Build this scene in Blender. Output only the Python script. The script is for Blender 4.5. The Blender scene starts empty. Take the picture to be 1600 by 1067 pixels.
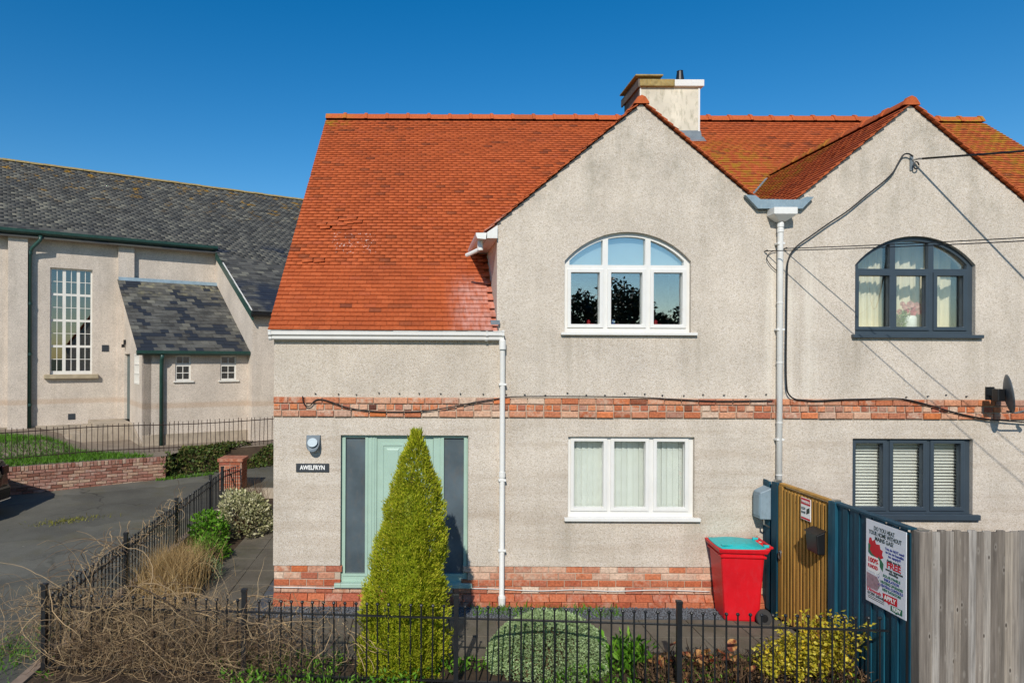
import bpy, math, random
import numpy as np
from mathutils import Matrix, Vector
random.seed(7); rng = np.random.default_rng(7)
scene = bpy.context.scene
COL = scene.collection
R = math.radians

# ------------------------------------------------------------------ camera, sky, sun, exposure
cam = bpy.data.cameras.new('camera'); camo = bpy.data.objects.new('camera', cam); COL.objects.link(camo)
camo.location = (0, -9.2, 3.36)
camo.rotation_euler = (R(90), R(-0.25), 0)
cam.sensor_width = 36; cam.lens = 24.0
cam.shift_x = 0.09375; cam.shift_y = 0.0153
cam.clip_start = 0.1; cam.clip_end = 2000
scene.camera = camo

LIGHT = Vector((0.25, 1.0, -0.75)).normalized()          # the way the sunlight travels
SUN_EL = math.asin(-LIGHT.z); SUN_AZ = math.atan2(-LIGHT.x, -LIGHT.y)
w = bpy.data.worlds.new('World'); scene.world = w; w.use_nodes = True
nt = w.node_tree
for n in list(nt.nodes): nt.nodes.remove(n)
sky = nt.nodes.new('ShaderNodeTexSky'); sky.sky_type = 'NISHITA'; sky.sun_disc = False
sky.sun_elevation = SUN_EL; sky.sun_rotation = SUN_AZ % (2*math.pi)
sky.air_density = 1.0; sky.dust_density = 0.2; sky.ozone_density = 2.0; sky.altitude = 0
bg = nt.nodes.new('ShaderNodeBackground'); bg.inputs['Strength'].default_value = 0.125
wo = nt.nodes.new('ShaderNodeOutputWorld')
hs = nt.nodes.new('ShaderNodeHueSaturation'); hs.inputs['Saturation'].default_value = 1.48; hs.inputs['Value'].default_value = 0.95
nt.links.new(sky.outputs[0], hs.inputs['Color']); nt.links.new(hs.outputs[0], bg.inputs[0]); nt.links.new(bg.outputs[0], wo.inputs[0])
sl = bpy.data.lights.new('sun', 'SUN'); sl.energy = 4.2; sl.angle = R(0.5); sl.color = (1.0, 0.945, 0.86)
so = bpy.data.objects.new('sun', sl); COL.objects.link(so); so.location = (-8, -30, 25)
so.rotation_euler = LIGHT.to_track_quat('-Z', 'Y').to_euler()
scene.view_settings.view_transform = 'Standard'; scene.view_settings.look = 'None'
scene.view_settings.exposure = 0.0; scene.view_settings.gamma = 1.0
scene.view_settings.use_curve_mapping = False
scene.render.resolution_x = 1024; scene.render.resolution_y = 682

# ------------------------------------------------------------------ materials
def lin(h):
    h = h.lstrip('#'); c = [int(h[i:i+2], 16)/255 for i in (0, 2, 4)]
    return tuple(((x/12.92) if x <= 0.04045 else ((x+0.055)/1.055)**2.4) for x in c) + (1.0,)
class NT:
    def __init__(s, name):
        s.m = bpy.data.materials.new(name); s.m.use_nodes = True; s.t = s.m.node_tree
        s.b = s.t.nodes['Principled BSDF']; s.out = s.t.nodes['Material Output']
    def n(s, typ, **k):
        x = s.t.nodes.new('ShaderNode'+typ)
        for a, v in k.items():
            if a in x.inputs: x.inputs[a].default_value = v
            else: setattr(x, a, v)
        return x
    def l(s, a, b): s.t.links.new(a, b)
    def pos(s): return s.n('NewGeometry').outputs['Position']
    def mapping(s, vec, scale=(1, 1, 1)):
        m = s.n('Mapping'); m.inputs['Scale'].default_value = scale; s.l(vec, m.inputs['Vector']); return m.outputs[0]
    def noise(s, vec, scale, detail=3, rough=0.55):
        x = s.n('TexNoise'); x.inputs['Scale'].default_value = scale; x.inputs['Detail'].default_value = detail
        x.inputs['Roughness'].default_value = rough; s.l(vec, x.inputs['Vector']); return x.outputs['Fac']
    def ramp(s, fac, stops, interp='LINEAR'):
        r = s.n('ValToRGB'); r.color_ramp.interpolation = interp
        e = r.color_ramp.elements
        while len(e) < len(stops): e.new(0.5)
        for el, (p, c) in zip(e, stops):
            el.position = p; el.color = c if len(c) == 4 else tuple(c)+(1,)
        s.l(fac, r.inputs[0]); return r.outputs[0]
    def mix(s, fac, a, b, mode='MIX'):
        x = s.n('Mix', data_type='RGBA', blend_type=mode)
        for i, v in ((0, fac), (6, a), (7, b)):
            if hasattr(v, 'links'): s.l(v, x.inputs[i])
            else: x.inputs[i].default_value = v
        return x.outputs[2]
    def math(s, op, a, b=0.0, clamp=False):
        x = s.n('Math', operation=op); x.use_clamp = clamp
        for i, v in enumerate((a, b)):
            if hasattr(v, 'links'): s.l(v, x.inputs[i])
            else: x.inputs[i].default_value = v
        return x.outputs[0]
    def grey(s, lo, hi, p0, p1, fac):
        return s.ramp(fac, [(p0, (lo,)*3), (p1, (hi,)*3)])
    def bump(s, h, strength=0.5, dist=0.01):
        b = s.n('Bump'); b.inputs['Strength'].default_value = strength; b.inputs['Distance'].default_value = dist
        s.l(h, b.inputs['Height']); s.l(b.outputs[0], s.b.inputs['Normal'])
    def color(s, c):
        if hasattr(c, 'links'): s.l(c, s.b.inputs['Base Color'])
        else: s.b.inputs['Base Color'].default_value = c
    def set(s, rough=0.7, spec=0.4, metal=0.0):
        s.b.inputs['Roughness'].default_value = rough; s.b.inputs['Specular IOR Level'].default_value = spec
        s.b.inputs['Metallic'].default_value = metal
    def sep(s, vec):
        x = s.n('SeparateXYZ'); s.l(vec, x.inputs[0]); return x.outputs
    def band(s, v, a, b, c, d):
        """1 between b and c, falling to 0 at a and d"""
        x = s.n('MapRange', interpolation_type='SMOOTHSTEP'); s.l(v, x.inputs[0])
        x.inputs[1].default_value = a; x.inputs[2].default_value = b
        y = s.n('MapRange', interpolation_type='SMOOTHSTEP'); s.l(v, y.inputs[0])
        y.inputs[1].default_value = d; y.inputs[2].default_value = c
        return s.math('MULTIPLY', x.outputs[0], y.outputs[0])
    def rand(s, island):
        if island: return s.n('NewGeometry').outputs['Random Per Island']
        return s.n('ObjectInfo').outputs['Random']

MATS = {}
def plain(name, c, rough=0.6, spec=0.4, metal=0.0, var=0.12, scale=6.0, bump=0.0, bscale=60, dirt_or_reflection=None):
    """a paint or plastic with slight uneven tone"""
    t = NT(name); p = t.pos()
    base = lin(c) if isinstance(c, str) else c
    nz = t.noise(p, scale, 4)
    col = t.mix(t.grey(0, 1, 0.3, 0.7, nz), tuple(x*(1-var) for x in base[:3])+(1,), tuple(min(1, x*(1+var)) for x in base[:3])+(1,))
    if dirt_or_reflection:
        d2 = t.noise(t.mapping(p, (3, 3, 1.2)), scale*2.2, 6, 0.7)
        col = t.mix(t.grey(0, dirt_or_reflection[1], 0.5, 0.72, d2), col, lin(dirt_or_reflection[0]))
    t.color(col); t.set(rough, spec, metal)
    if bump: t.bump(t.noise(p, bscale, 3), bump, 0.004)
    MATS[name] = t.m; return t.m

def pebbledash(name, ca, cb, cc, church=False):
    t = NT(name); p = t.pos(); x, y, z = t.sep(p)
    v = t.n('TexVoronoi', feature='F1'); v.inputs['Scale'].default_value = 95 if not church else 60; t.l(p, v.inputs['Vector'])
    cr = t.sep(v.outputs['Color'])[0]
    col = t.ramp(cr, [(0.0, lin(ca)), (0.13, lin(ca)), (0.30, lin(cb)), (0.75, lin(cb)), (0.95, lin(cc))])
    n2 = t.noise(p, 80, 2); col = t.mix(1.0, col, t.grey(0.90, 1.07, 0.34, 0.66, n2), 'MULTIPLY')
    n1 = t.noise(p, 1.3, 5, 0.6); col = t.mix(1.0, col, t.grey(0.86, 1.08, 0.32, 0.7, n1), 'MULTIPLY')
    st = t.noise(t.mapping(p, (5, 5, 0.45)), 1.0, 4, 0.6)
    col = t.mix(t.grey(0, 0.22, 0.5, 0.75, st), col, lin('#8f8470'))
    if not church:
        hb = t.noise(t.mapping(p, (0.5, 0.5, 7.0)), 1.0, 3, 0.6)
        low = t.band(z, 0.3, 0.7, 2.3, 2.6)
        col = t.mix(t.math('MULTIPLY', low, t.grey(0, 0.30, 0.45, 0.7, hb)), col, lin('#937c62'))
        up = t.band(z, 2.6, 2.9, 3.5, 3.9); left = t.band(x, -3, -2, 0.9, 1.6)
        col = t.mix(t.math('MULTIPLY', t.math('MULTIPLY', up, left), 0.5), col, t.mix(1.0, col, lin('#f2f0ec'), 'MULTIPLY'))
        ng = t.noise(t.mapping(p, (2.2, 1, 1.3)), 1.6, 5, 0.7)
        gz = t.band(z, 4.9, 5.6, 6.6, 7.2)
        col = t.mix(t.math('MULTIPLY', gz, t.grey(0, 0.38, 0.46, 0.68, ng)), col, lin('#7d7868'))
        ps_ = t.math('MULTIPLY', t.band(x, 4.62, 4.8, 5.2, 5.6), t.band(z, 2.5, 2.9, 4.3, 5.3))
        pn = t.noise(t.mapping(p, (9, 1, 0.35)), 1.0, 4, 0.6)
        col = t.mix(t.math('MULTIPLY', ps_, t.grey(0, 0.6, 0.42, 0.66, pn)), col, lin('#e2dacb'))
        for xa, xb, zt_ in ((2.0, 3.75, 3.70), (2.05, 3.8, 1.2), (5.9, 7.6, 3.68), (5.9, 7.5, 1.25)):
            ds = t.math('MAXIMUM', t.band(x, xa-.25, xa-.05, xa+.05, xa+.35), t.band(x, xb-.3, xb-.05, xb+.05, xb+.25))
            dm = t.math('MULTIPLY', ds, t.band(z, zt_-1.0, zt_-.25, zt_+.02, zt_+.1))
            col = t.mix(t.math('MULTIPLY', dm, t.grey(0, 0.32, 0.36, 0.62, pn)), col, lin('#8d8371'))
    else:
        bz = t.band(z, 1.86, 1.93, 2.0, 2.1)
        col = t.mix(t.math('MULTIPLY', bz, 0.35), col, lin('#ad8a66'))
    t.color(col); t.set(0.9, 0.2)
    h = t.math('ADD', v.outputs['Distance'], t.math('MULTIPLY', n2, 0.7))
    t.bump(h, 0.45 if not church else 0.3, 0.008)
    MATS[name] = t.m; return t.m

def brick_mat(name, stops, island=False, smear='#cdb7a0', sm=0.55):
    t = NT(name); p = t.pos(); r = t.rand(island)
    col = t.ramp(r, [(i/(len(stops)-1), lin(c)) for i, c in enumerate(stops)])
    nz = t.noise(p, 14, 5, 0.65)
    col = t.mix(1.0, col, t.grey(0.7, 1.25, 0.3, 0.7, t.noise(p, 40, 4)), 'MULTIPLY')
    r2 = t.math('FRACT', t.math('MULTIPLY', r, 7.31))
    f = t.math('MULTIPLY', t.grey(0, sm*1.25, 0.42, 0.66, nz), t.grey(0.0, 1, 0.3, 0.85, r2))
    col = t.mix(f, col, lin(smear))
    t.color(col); t.set(0.85, 0.25); t.bump(t.noise(p, 55, 5, 0.7), 0.6, 0.012)
    MATS[name] = t.m; return t.m

def tile_mat(name, island, ridge=False):
    t = NT(name); p = t.pos(); x, y, z = t.sep(p); r = t.rand(island)
    col = t.ramp(r, [(0, lin('#80432c')), (0.03, lin('#934d2e')), (0.09, lin('#aa532d')), (0.5, lin('#b35930')), (0.88, lin('#bb5f35')), (1, lin('#ad5735'))])
    big = t.noise(p, 0.9, 5, 0.6)
    col = t.mix(t.grey(0.0, 0.35, 0.48, 0.72, big), col, lin('#924a2c'))
    if ridge: col = t.mix(0.5, col, lin('#bd6034'))
    col = t.mix(1.0, col, t.grey(0.8, 1.15, 0.3, 0.7, t.noise(p, 30, 4)), 'MULTIPLY')
    # orange lichen where the roof runs down to the valley, and on the far verge
    li = t.noise(t.mapping(p, (1.6, 1.6, 1.6)), 4.0, 6, 0.7)
    m1 = t.math('MULTIPLY', t.band(x, 3.9, 5.4, 6.0, 7.6), t.band(y, 1.2, 1.8, 3.9, 5.2))
    m2 = t.math('MULTIPLY', t.band(x, 10.2, 11.8, 13.5, 14), t.band(y, 2.6, 3.6, 6, 7))
    m3 = t.math('MULTIPLY', t.band(x, -3, -2.2, -1.9, -1.2), t.band(y, 5.0, 5.4, 6, 7))
    m = t.math('MAXIMUM', t.math('MAXIMUM', m1, m2), m3)
    col = t.mix(t.math('MULTIPLY', m, t.grey(0, 0.95, 0.46, 0.58, li)), col, lin('#a67a26'))
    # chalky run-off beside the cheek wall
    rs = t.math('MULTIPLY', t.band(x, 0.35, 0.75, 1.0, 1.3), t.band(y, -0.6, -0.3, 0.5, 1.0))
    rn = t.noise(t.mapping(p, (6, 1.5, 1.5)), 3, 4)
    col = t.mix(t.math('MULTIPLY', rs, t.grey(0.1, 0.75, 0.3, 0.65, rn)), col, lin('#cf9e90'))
    # bird droppings
    dr = t.noise(p, 26, 2)
    dm = t.math('MULTIPLY', t.band(x, -1.5, -1.25, -0.7, -0.4), t.band(y, 1.2, 1.4, 1.75, 1.95))
    dd = t.math('ADD', t.math('MULTIPLY', dm, 0.15), dr)
    col = t.mix(t.grey(0, 0.7, 0.78, 0.81, dd), col, lin('#e6d8cc'))
    t.color(col); t.set(0.8, 0.2); t.bump(t.noise(p, 70, 3), 0.25, 0.004)
    MATS[name] = t.m; return t.m

def slate_mat(name, island, porch=False):
    t = NT(name); p = t.pos(); x, y, z = t.sep(p); r = t.rand(island)
    col = t.ramp(r, [(0, lin('#3b3a37')), (0.2, lin('#494844')), (0.5, lin('#54524d')), (0.8, lin('#605e57')), (1, lin('#747165'))])
    col = t.mix(t.grey(0, 0.55, 0.45, 0.72, t.noise(p, 0.7, 5, 0.6)), col, lin('#3a3c3e'))
    if porch:
        g = t.noise(t.mapping(p, (1.5, 1.5, 3)), 1.6, 5, 0.7)
        col = t.mix(t.grey(0, 0.45, 0.46, 0.72, g), col, lin('#7d7c74'))
        col = t.mix(t.math('MULTIPLY', t.band(z, 4.9, 5.5, 5.8, 6.2), t.grey(0, 0.4, 0.5, 0.62, t.noise(p, 3, 5, .7))), col, lin('#a39a72'))
        ol = t.n('ObjectInfo').outputs['Location']
        pick = t.math('GREATER_THAN', t.math('ADD', t.noise(ol, 1.5, 2), t.math('MULTIPLY', r, 0.2)), 0.675)
        col = t.mix(pick, col, lin('#2b3038'))
        mm = t.math('MULTIPLY', t.band(z, 3.6, 4.0, 4.9, 5.2), t.grey(0, 0.9, 0.66, 0.7, t.noise(t.mapping(p, (1, 1, 2)), 9, 3)))
        col = t.mix(mm, col, lin('#33241a'))
    else:
        lf = t.math('MULTIPLY', t.band(z, 8.2, 9.6, 11, 12), t.grey(0, 0.95, 0.56, 0.64, t.noise(p, 2.2, 5, 0.7)))
        col = t.mix(lf, col, lin('#8f6b20'))
        lo = t.math('MULTIPLY', t.band(z, 4.4, 4.6, 5.5, 5.9), 1.0)
        lo2 = t.math('MULTIPLY', t.band(z, 6.8, 6.9, 7.1, 7.45), t.grey(0, 1, 0.56, 0.6, t.noise(p, 0.8, 2)))
        newm = t.math('MAXIMUM', t.math('MULTIPLY', lo, t.grey(0, 1, 0.36, 0.46, t.noise(p, 0.9, 3))), lo2)
        col = t.mix(t.math('MULTIPLY', newm, 0.9), col, lin('#252d3b'))
    t.color(col); t.set(0.75, 0.22); t.bump(t.noise(p, 40, 4), 0.3, 0.006)
    MATS[name] = t.m; return t.m

def leaf_mat(name, stops, rough=0.55, trans=0.25, nscale=3.0, twotone=None, spec=0.3):
    t = NT(name); p = t.pos(); r = t.rand(True)
    col = t.ramp(r, [(i/(len(stops)-1), lin(c)) for i, c in enumerate(stops)])
    col = t.mix(1.0, col, t.grey(0.75, 1.2, 0.3, 0.7, t.noise(p, nscale, 3)), 'MULTIPLY')
    if twotone: col = t.mix(t.grey(0, 1, 0.44, 0.56, t.noise(p, twotone[1], 3)), col, lin(twotone[0]))
    t.color(col); t.set(rough, spec)
    tr = t.n('BsdfTranslucent'); t.l(col, tr.inputs[0])
    mx = t.n('MixShader'); mx.inputs[0].default_value = trans
    t.l(t.b.outputs[0], mx.inputs[1]); t.l(tr.outputs[0], mx.inputs[2]); t.l(mx.outputs[0], t.out.inputs[0])
    MATS[name] = t.m; return t.m

def glass_mat(name, k0=0.07, k1=1.3, tint='#e8f2f0', rough=0.0):
    t = NT(name)
    fr = t.n('Fresnel'); fr.inputs[0].default_value = 1.5
    f = t.math('ADD', t.math('MULTIPLY', fr.outputs[0], k1), k0, True)
    gl = t.n('BsdfGlossy'); gl.inputs['Roughness'].default_value = rough; gl.inputs[0].default_value = (1, 1, 1, 1)
    tp = t.n('BsdfTransparent'); tp.inputs[0].default_value = lin(tint)
    mx = t.n('MixShader'); t.l(f, mx.inputs[0]); t.l(tp.outputs[0], mx.inputs[1]); t.l(gl.outputs[0], mx.inputs[2])
    t.l(mx.outputs[0], t.out.inputs[0]); MATS[name] = t.m; return t.m

def wood_mat(name, stops, grain='#4a4038', knots=None, gax=(30, 30, 1.2), island=False, rough=0.75, gr=0.55):
    t = NT(name); p = t.pos(); r = t.rand(island)
    off = t.n('CombineXYZ'); t.l(t.math('MULTIPLY', r, 37.0), off.inputs[0]); t.l(t.math('MULTIPLY', r, 11.0), off.inputs[2])
    va = t.n('VectorMath', operation='ADD'); t.l(p, va.inputs[0]); t.l(off.outputs[0], va.inputs[1]); q = va.outputs[0]
    col = t.ramp(r, [(i/(len(stops)-1), lin(c)) for i, c in enumerate(stops)])
    g = t.noise(t.mapping(q, gax), 1.6, 6, 0.65)
    col = t.mix(t.grey(0, gr, 0.42, 0.72, g), col, lin(grain))
    b = t.noise(t.mapping(q, (9, 9, 0.9)), 1.0, 5, 0.65); col = t.mix(1.0, col, t.grey(0.62, 1.28, 0.3, 0.7, b), 'MULTIPLY')
    if knots:
        v = t.n('TexVoronoi', feature='F1'); v.inputs['Scale'].default_value = 1.0
        t.l(t.mapping(q, (14, 14, 4.6)), v.inputs['Vector'])
        kr = t.sep(v.outputs['Color'])[1]; dist = v.outputs['Distance']
        sel = t.math('GREATER_THAN', kr, 0.35)
        halo = t.math('MULTIPLY', sel, t.grey(1, 0, 0.10, 0.24, dist)); core = t.math('MULTIPLY', sel, t.grey(1, 0, 0.07, 0.12, dist))
        col = t.mix(t.math('MULTIPLY', halo, 0.22), col, lin(knots[0])); col = t.mix(t.math('MULTIPLY', core, 0.9), col, lin(knots[1]))
    t.color(col); t.set(rough, 0.25); t.bump(g, 0.35, 0.006); MATS[name] = t.m; return t.m

def ground_mat(name, c1, c2, c3, scale=2.0, grit=90, rough=0.9, bump=0.5, moss=None):
    t = NT(name); p = t.pos()
    col = t.mix(t.grey(0, 1, 0.35, 0.68, t.noise(p, scale, 6, 0.62)), lin(c1), lin(c2))
    gn = t.noise(p, grit, 3, 0.6)
    col = t.mix(t.grey(0, 0.7, 0.52, 0.72, gn), col, lin(c3))
    if moss: col = t.mix(t.grey(0, moss[1], 0.52, 0.68, t.noise(p, moss[2], 5, 0.7)), col, lin(moss[0]))
    if name == 'asphalt':
        wv = t.n('VectorMath', operation='ADD'); t.l(p, wv.inputs[0]); nv = t.n('TexNoise'); nv.inputs['Scale'].default_value = 1.5; t.l(p, nv.inputs['Vector']); t.l(nv.outputs['Color'], wv.inputs[1])
        v = t.n('TexVoronoi', feature='DISTANCE_TO_EDGE'); v.inputs['Scale'].default_value = 0.42; t.l(wv.outputs[0], v.inputs['Vector'])
        col = t.mix(t.math('MULTIPLY', t.grey(0.75, 0, 0.0, 0.012, v.outputs['Distance']), t.grey(0, 1, 0.45, 0.6, t.noise(p, 0.6, 3))), col, lin('#34322d'))
        v2 = t.n('TexVoronoi', feature='F1'); v2.inputs['Scale'].default_value = 0.35; t.l(wv.outputs[0], v2.inputs['Vector'])
        col = t.mix(1.0, col, t.grey(0.82, 1.12, 0.2, 0.8, t.sep(v2.outputs['Color'])[0]), 'MULTIPLY')
        col = t.mix(t.grey(0, 0.7, 0.76, 0.79, t.noise(p, 14, 2)), col, lin('#a09a8a'))
    t.color(col); t.set(rough, 0.25); t.bump(gn, bump, 0.01); MATS[name] = t.m; return t.m

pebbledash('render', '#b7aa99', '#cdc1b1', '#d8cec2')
pebbledash('church_render', '#b9ad9f', '#cdc0b1', '#d8cdbf', True)
brick_mat('brick', ['#5a362b', '#b0623f', '#b9714f', '#c08d70', '#a8614a', '#c4703f', '#cdb29a', '#93523f', '#c08060', '#d0784a'])
brick_mat('plinth_brick', ['#b87a5e', '#c79c82', '#a8624a', '#d2b49c', '#b5704f', '#d6bfa8', '#c06a40', '#b98a72'], sm=0.6)
brick_mat('red_brick', ['#a4553a', '#b0603f', '#b96c4a', '#a05640'], sm=0.3)
brick_mat('wall_brick', ['#7d5546', '#946455', '#a0786a', '#8a5a4a', '#a8846e', '#b19680'], sm=0.6, smear='#b7a596')
brick_mat('pillar_brick', ['#8e4f3b', '#9c593f', '#a86648', '#935241'], sm=0.25)
plain('mortar', '#b09f8c', 0.95, 0.1, bump=0.6, bscale=90, var=0.2)
plain('dark_mortar', '#8a7868', 0.95, 0.1, bump=0.6, bscale=90, var=0.2)
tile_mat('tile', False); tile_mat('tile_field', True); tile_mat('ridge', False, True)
slate_mat('slate', False); slate_mat('slate_field', True); slate_mat('porch_slate', False, True)
plain('upvc', '#dddbd5', 0.35, 0.5, var=0.03, scale=3, dirt_or_reflection=('#cfcabb', 0.35))
plain('white_pipe', '#e0ded8', 0.35, 0.5, var=0.03, dirt_or_reflection=('#c9c4b6', 0.2))
plain('grey_frame', '#39444d', 0.4, 0.5, var=0.06)
plain('church_white', '#dedad0', 0.5, 0.4, var=0.05)
plain('sage', '#a0b9a9', 0.42, 0.45, var=0.05)
plain('church_green', '#23443d', 0.4, 0.5, var=0.15, dirt_or_reflection=('#4d6b60', 0.4))
plain('lead', '#7f929c', 0.55, 0.4, 0.0, var=0.15, dirt_or_reflection=('#a9b6ba', 0.4))
plain('old_lead', '#6d767c', 0.6, 0.4, var=0.2)
plain('iron', '#15171a', 0.45, 0.5, var=0.25, dirt_or_reflection=('#2d2823', 0.4), scale=9)
plain('rusty_iron', '#3a2c27', 0.8, 0.3, var=0.3, scale=12)
plain('cable', '#17181a', 0.5, 0.4, var=0.1)
plain('chimney_render', '#d3cbb8', 0.9, 0.2, var=0.2, scale=1.6, bump=0.4, bscale=30, dirt_or_reflection=('#8f8a72', 0.75))
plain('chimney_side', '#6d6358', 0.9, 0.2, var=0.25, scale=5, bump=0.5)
plain('lichen_cap', '#97865a', 0.9, 0.2, var=0.3, scale=12, bump=0.6, dirt_or_reflection=('#b98e2c', 0.8))
plain('black_plastic', '#141517', 0.45, 0.5, var=0.1)
plain('bin_red', '#cc1420', 0.45, 0.4, var=0.12, scale=3, dirt_or_reflection=('#c23c44', 0.3))
plain('bin_teal', '#22aeb0', 0.45, 0.45, var=0.06, dirt_or_reflection=('#4a7a55', 0.5), scale=4)
plain('rubber', '#3b3a39', 0.8, 0.3, var=0.2)
wood_mat('blue_wood', ['#14475a', '#185063', '#113e4f'], grain='#0d2c3a', gr=0.5, rough=0.6)
wood_mat('gate_wood', ['#a9803e', '#b88b45', '#9d7436'], grain='#7a5528', knots=('#8d6430', '#5c3d1c'), gr=0.5)
wood_mat('grey_wood', ['#7d746a', '#a8a29a', '#948a7d', '#6b635b', '#b6b1aa', '#9a9186', '#756c63', '#bcb7b0'], grain='#4d453e', knots=('#bdb6ab', '#30261f'), gr=0.75, gax=(42, 42, 1.0))
plain('sign_slate', '#33383d', 0.5, 0.4, var=0.08)
plain('sign_white', '#f1efea', 0.5, 0.4, var=0.02)
plain('poster_white', '#d9dbe0', 0.35, 0.4, var=0.05, scale=2)
plain('ink_red', '#c4162a', 0.5, 0.3, var=0.03); plain('ink_green', '#1f6a4c', 0.5, 0.3, var=0.03)
plain('ink_dark', '#22362f', 0.5, 0.3, var=0.03); plain('ink_blue', '#2a3a8a', 0.5, 0.3, var=0.03)
plain('ink_pink', '#9a7f86', 0.5, 0.3, var=0.25, scale=20)
plain('box_grey', '#7f919b', 0.5, 0.4, var=0.1, dirt_or_reflection=('#5f6b70', 0.5))
plain('lamp_grey', '#5d6a72', 0.5, 0.45, var=0.1); plain('lamp_lens', '#b9c4c6', 0.15, 0.6, var=0.1)
plain('steel', '#b9b9b4', 0.3, 0.5, 0.9)
plain('room', '#5e574f', 0.9, 0.2); plain('room_dark', '#2a2826', 0.9, 0.2)
plain('curtain', '#e3d9c0', 0.85, 0.2, var=0.06); plain('blind', '#eef0ea', 0.7, 0.3, var=0.04)
plain('roller', '#cfdde2', 0.7, 0.3, var=0.06, scale=2); plain('venetian', '#f0efe8', 0.5, 0.4, var=0.03)
plain('vase_white', '#e8e9e4', 0.4, 0.5, var=0.03); plain('petal', '#dba59c', 0.7, 0.3, var=0.25, scale=25)
plain('petal_deep', '#c66a72', 0.7, 0.3, var=0.2, scale=25)
plain('toy_red', '#d8202a', 0.4, 0.5); plain('toy_blue', '#1b5fc0', 0.4, 0.5)
plain('dish_grey', '#4a5257', 0.45, 0.45, var=0.1)
plain('concrete', '#a79a88', 0.9, 0.2, var=0.2, scale=3, bump=0.5, dirt_or_reflection=('#7d7060', 0.5))
plain('stone_sill', '#a89a80', 0.9, 0.2, var=0.15, bump=0.4)
plain('frosted', '#535e64', 0.25, 0.6, var=0.35, scale=1.6, dirt_or_reflection=('#75695c', 0.3))  # uneven tone and warm blotches paint soft reflections into the sidelight glass colour
plain('door_grey', '#5c6765', 0.6, 0.3, var=0.1)
plain('car_black', '#08090b', 0.12, 0.6, var=0.05); plain('car_glass', '#0a0d10', 0.05, 0.7, var=0.05)
plain('car_lamp', '#3a0d10', 0.2, 0.6); plain('chrome', '#c9ccd0', 0.15, 0.5, 1.0)
glass_mat('glass', 0.20, 1.6, '#f6faf9'); glass_mat('church_glass', 0.12, 1.6, '#a8b4b8')
glass_mat('blind_glass', 0.04, 1.2, '#fafcfb'); glass_mat('car_window', 0.1, 1.5, '#55605f')
ground_mat('asphalt', '#55534b', '#67655b', '#827f74', 1.1, 120, moss=('#5a5230', 0.5, 0.5))
ground_mat('soil', '#3a2e24', '#4d4031', '#2a211a', 3, 60)
ground_mat('yard', '#8a7c6c', '#75695a', '#9a8e80', 2, 70)
ground_mat('far_ground', '#5b6340', '#6c6a4a', '#4c4a34', 0.3, 20)
ground_mat('slab', '#5b5448', '#6e675a', '#48423a', 2.2, 80, bump=0.35, moss=('#4a4a34', 0.5, 1.5))
ground_mat('gravel_bed', '#4c4e52', '#5e6062', '#3a3b3d', 6, 60)
t_ = plain('gravel', '#63676c', 0.8, 0.3, var=0.3, scale=40)
leaf_mat('cypress', ['#7d8f16', '#a5b226', '#bfc032', '#93a41c', '#d2cb42', '#a8a430'], trans=0.35, nscale=4)
leaf_mat('hebe', ['#788c5c', '#93a874', '#a9bb8c', '#86a066'], trans=0.2)
leaf_mat('euonymus', ['#dcb824', '#ecd040', '#f2e06e', '#c2ac2a', '#90962a', '#f0cc30'], trans=0.35, twotone=('#b5aa30', 34))
leaf_mat('variegated', ['#b9b48a', '#cfc89c', '#8f9060', '#a8a478', '#5f6a3a', '#d6cfae'], trans=0.2)
leaf_mat('green_leaf', ['#3f6a18', '#58871f', '#6d9c2a', '#4a7a1c', '#86ac3a'], trans=0.3)
leaf_mat('ivy', ['#33421e', '#455a26', '#5a7030', '#544c2a', '#6f6c3a', '#3c5220'], trans=0.2)
leaf_mat('grass', ['#3d6218', '#52801f', '#6a9628', '#456e1a'], trans=0.3)
leaf_mat('dry_grass', ['#94764a', '#b0915f', '#ccb07c', '#86683f'], trans=0.3)
leaf_mat('vine', ['#57473a', '#75624e', '#9c8464', '#b89a72', '#4a3d33', '#c9ac80', '#66543f'], trans=0.05, rough=0.8)
leaf_mat('dead', ['#3d2c20', '#56402e', '#6d543c', '#2e2219', '#84694a'], trans=0.1, rough=0.9)
leaf_mat('bergenia', ['#6f7a2c', '#8d6a38', '#a5643c', '#b98a52', '#5f7a28', '#c4a070'], trans=0.2, twotone=('#7a3b26', 12))
leaf_mat('dark_tree', ['#1c2414', '#2a331c', '#38402a'], trans=0.1)
leaf_mat('bark', ['#3d3228', '#4b3e32'], trans=0.0, rough=0.9)
leaf_mat('moss', ['#6a6a26', '#7d7a30', '#8c8636', '#4f5a22'], trans=0.1)

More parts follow.
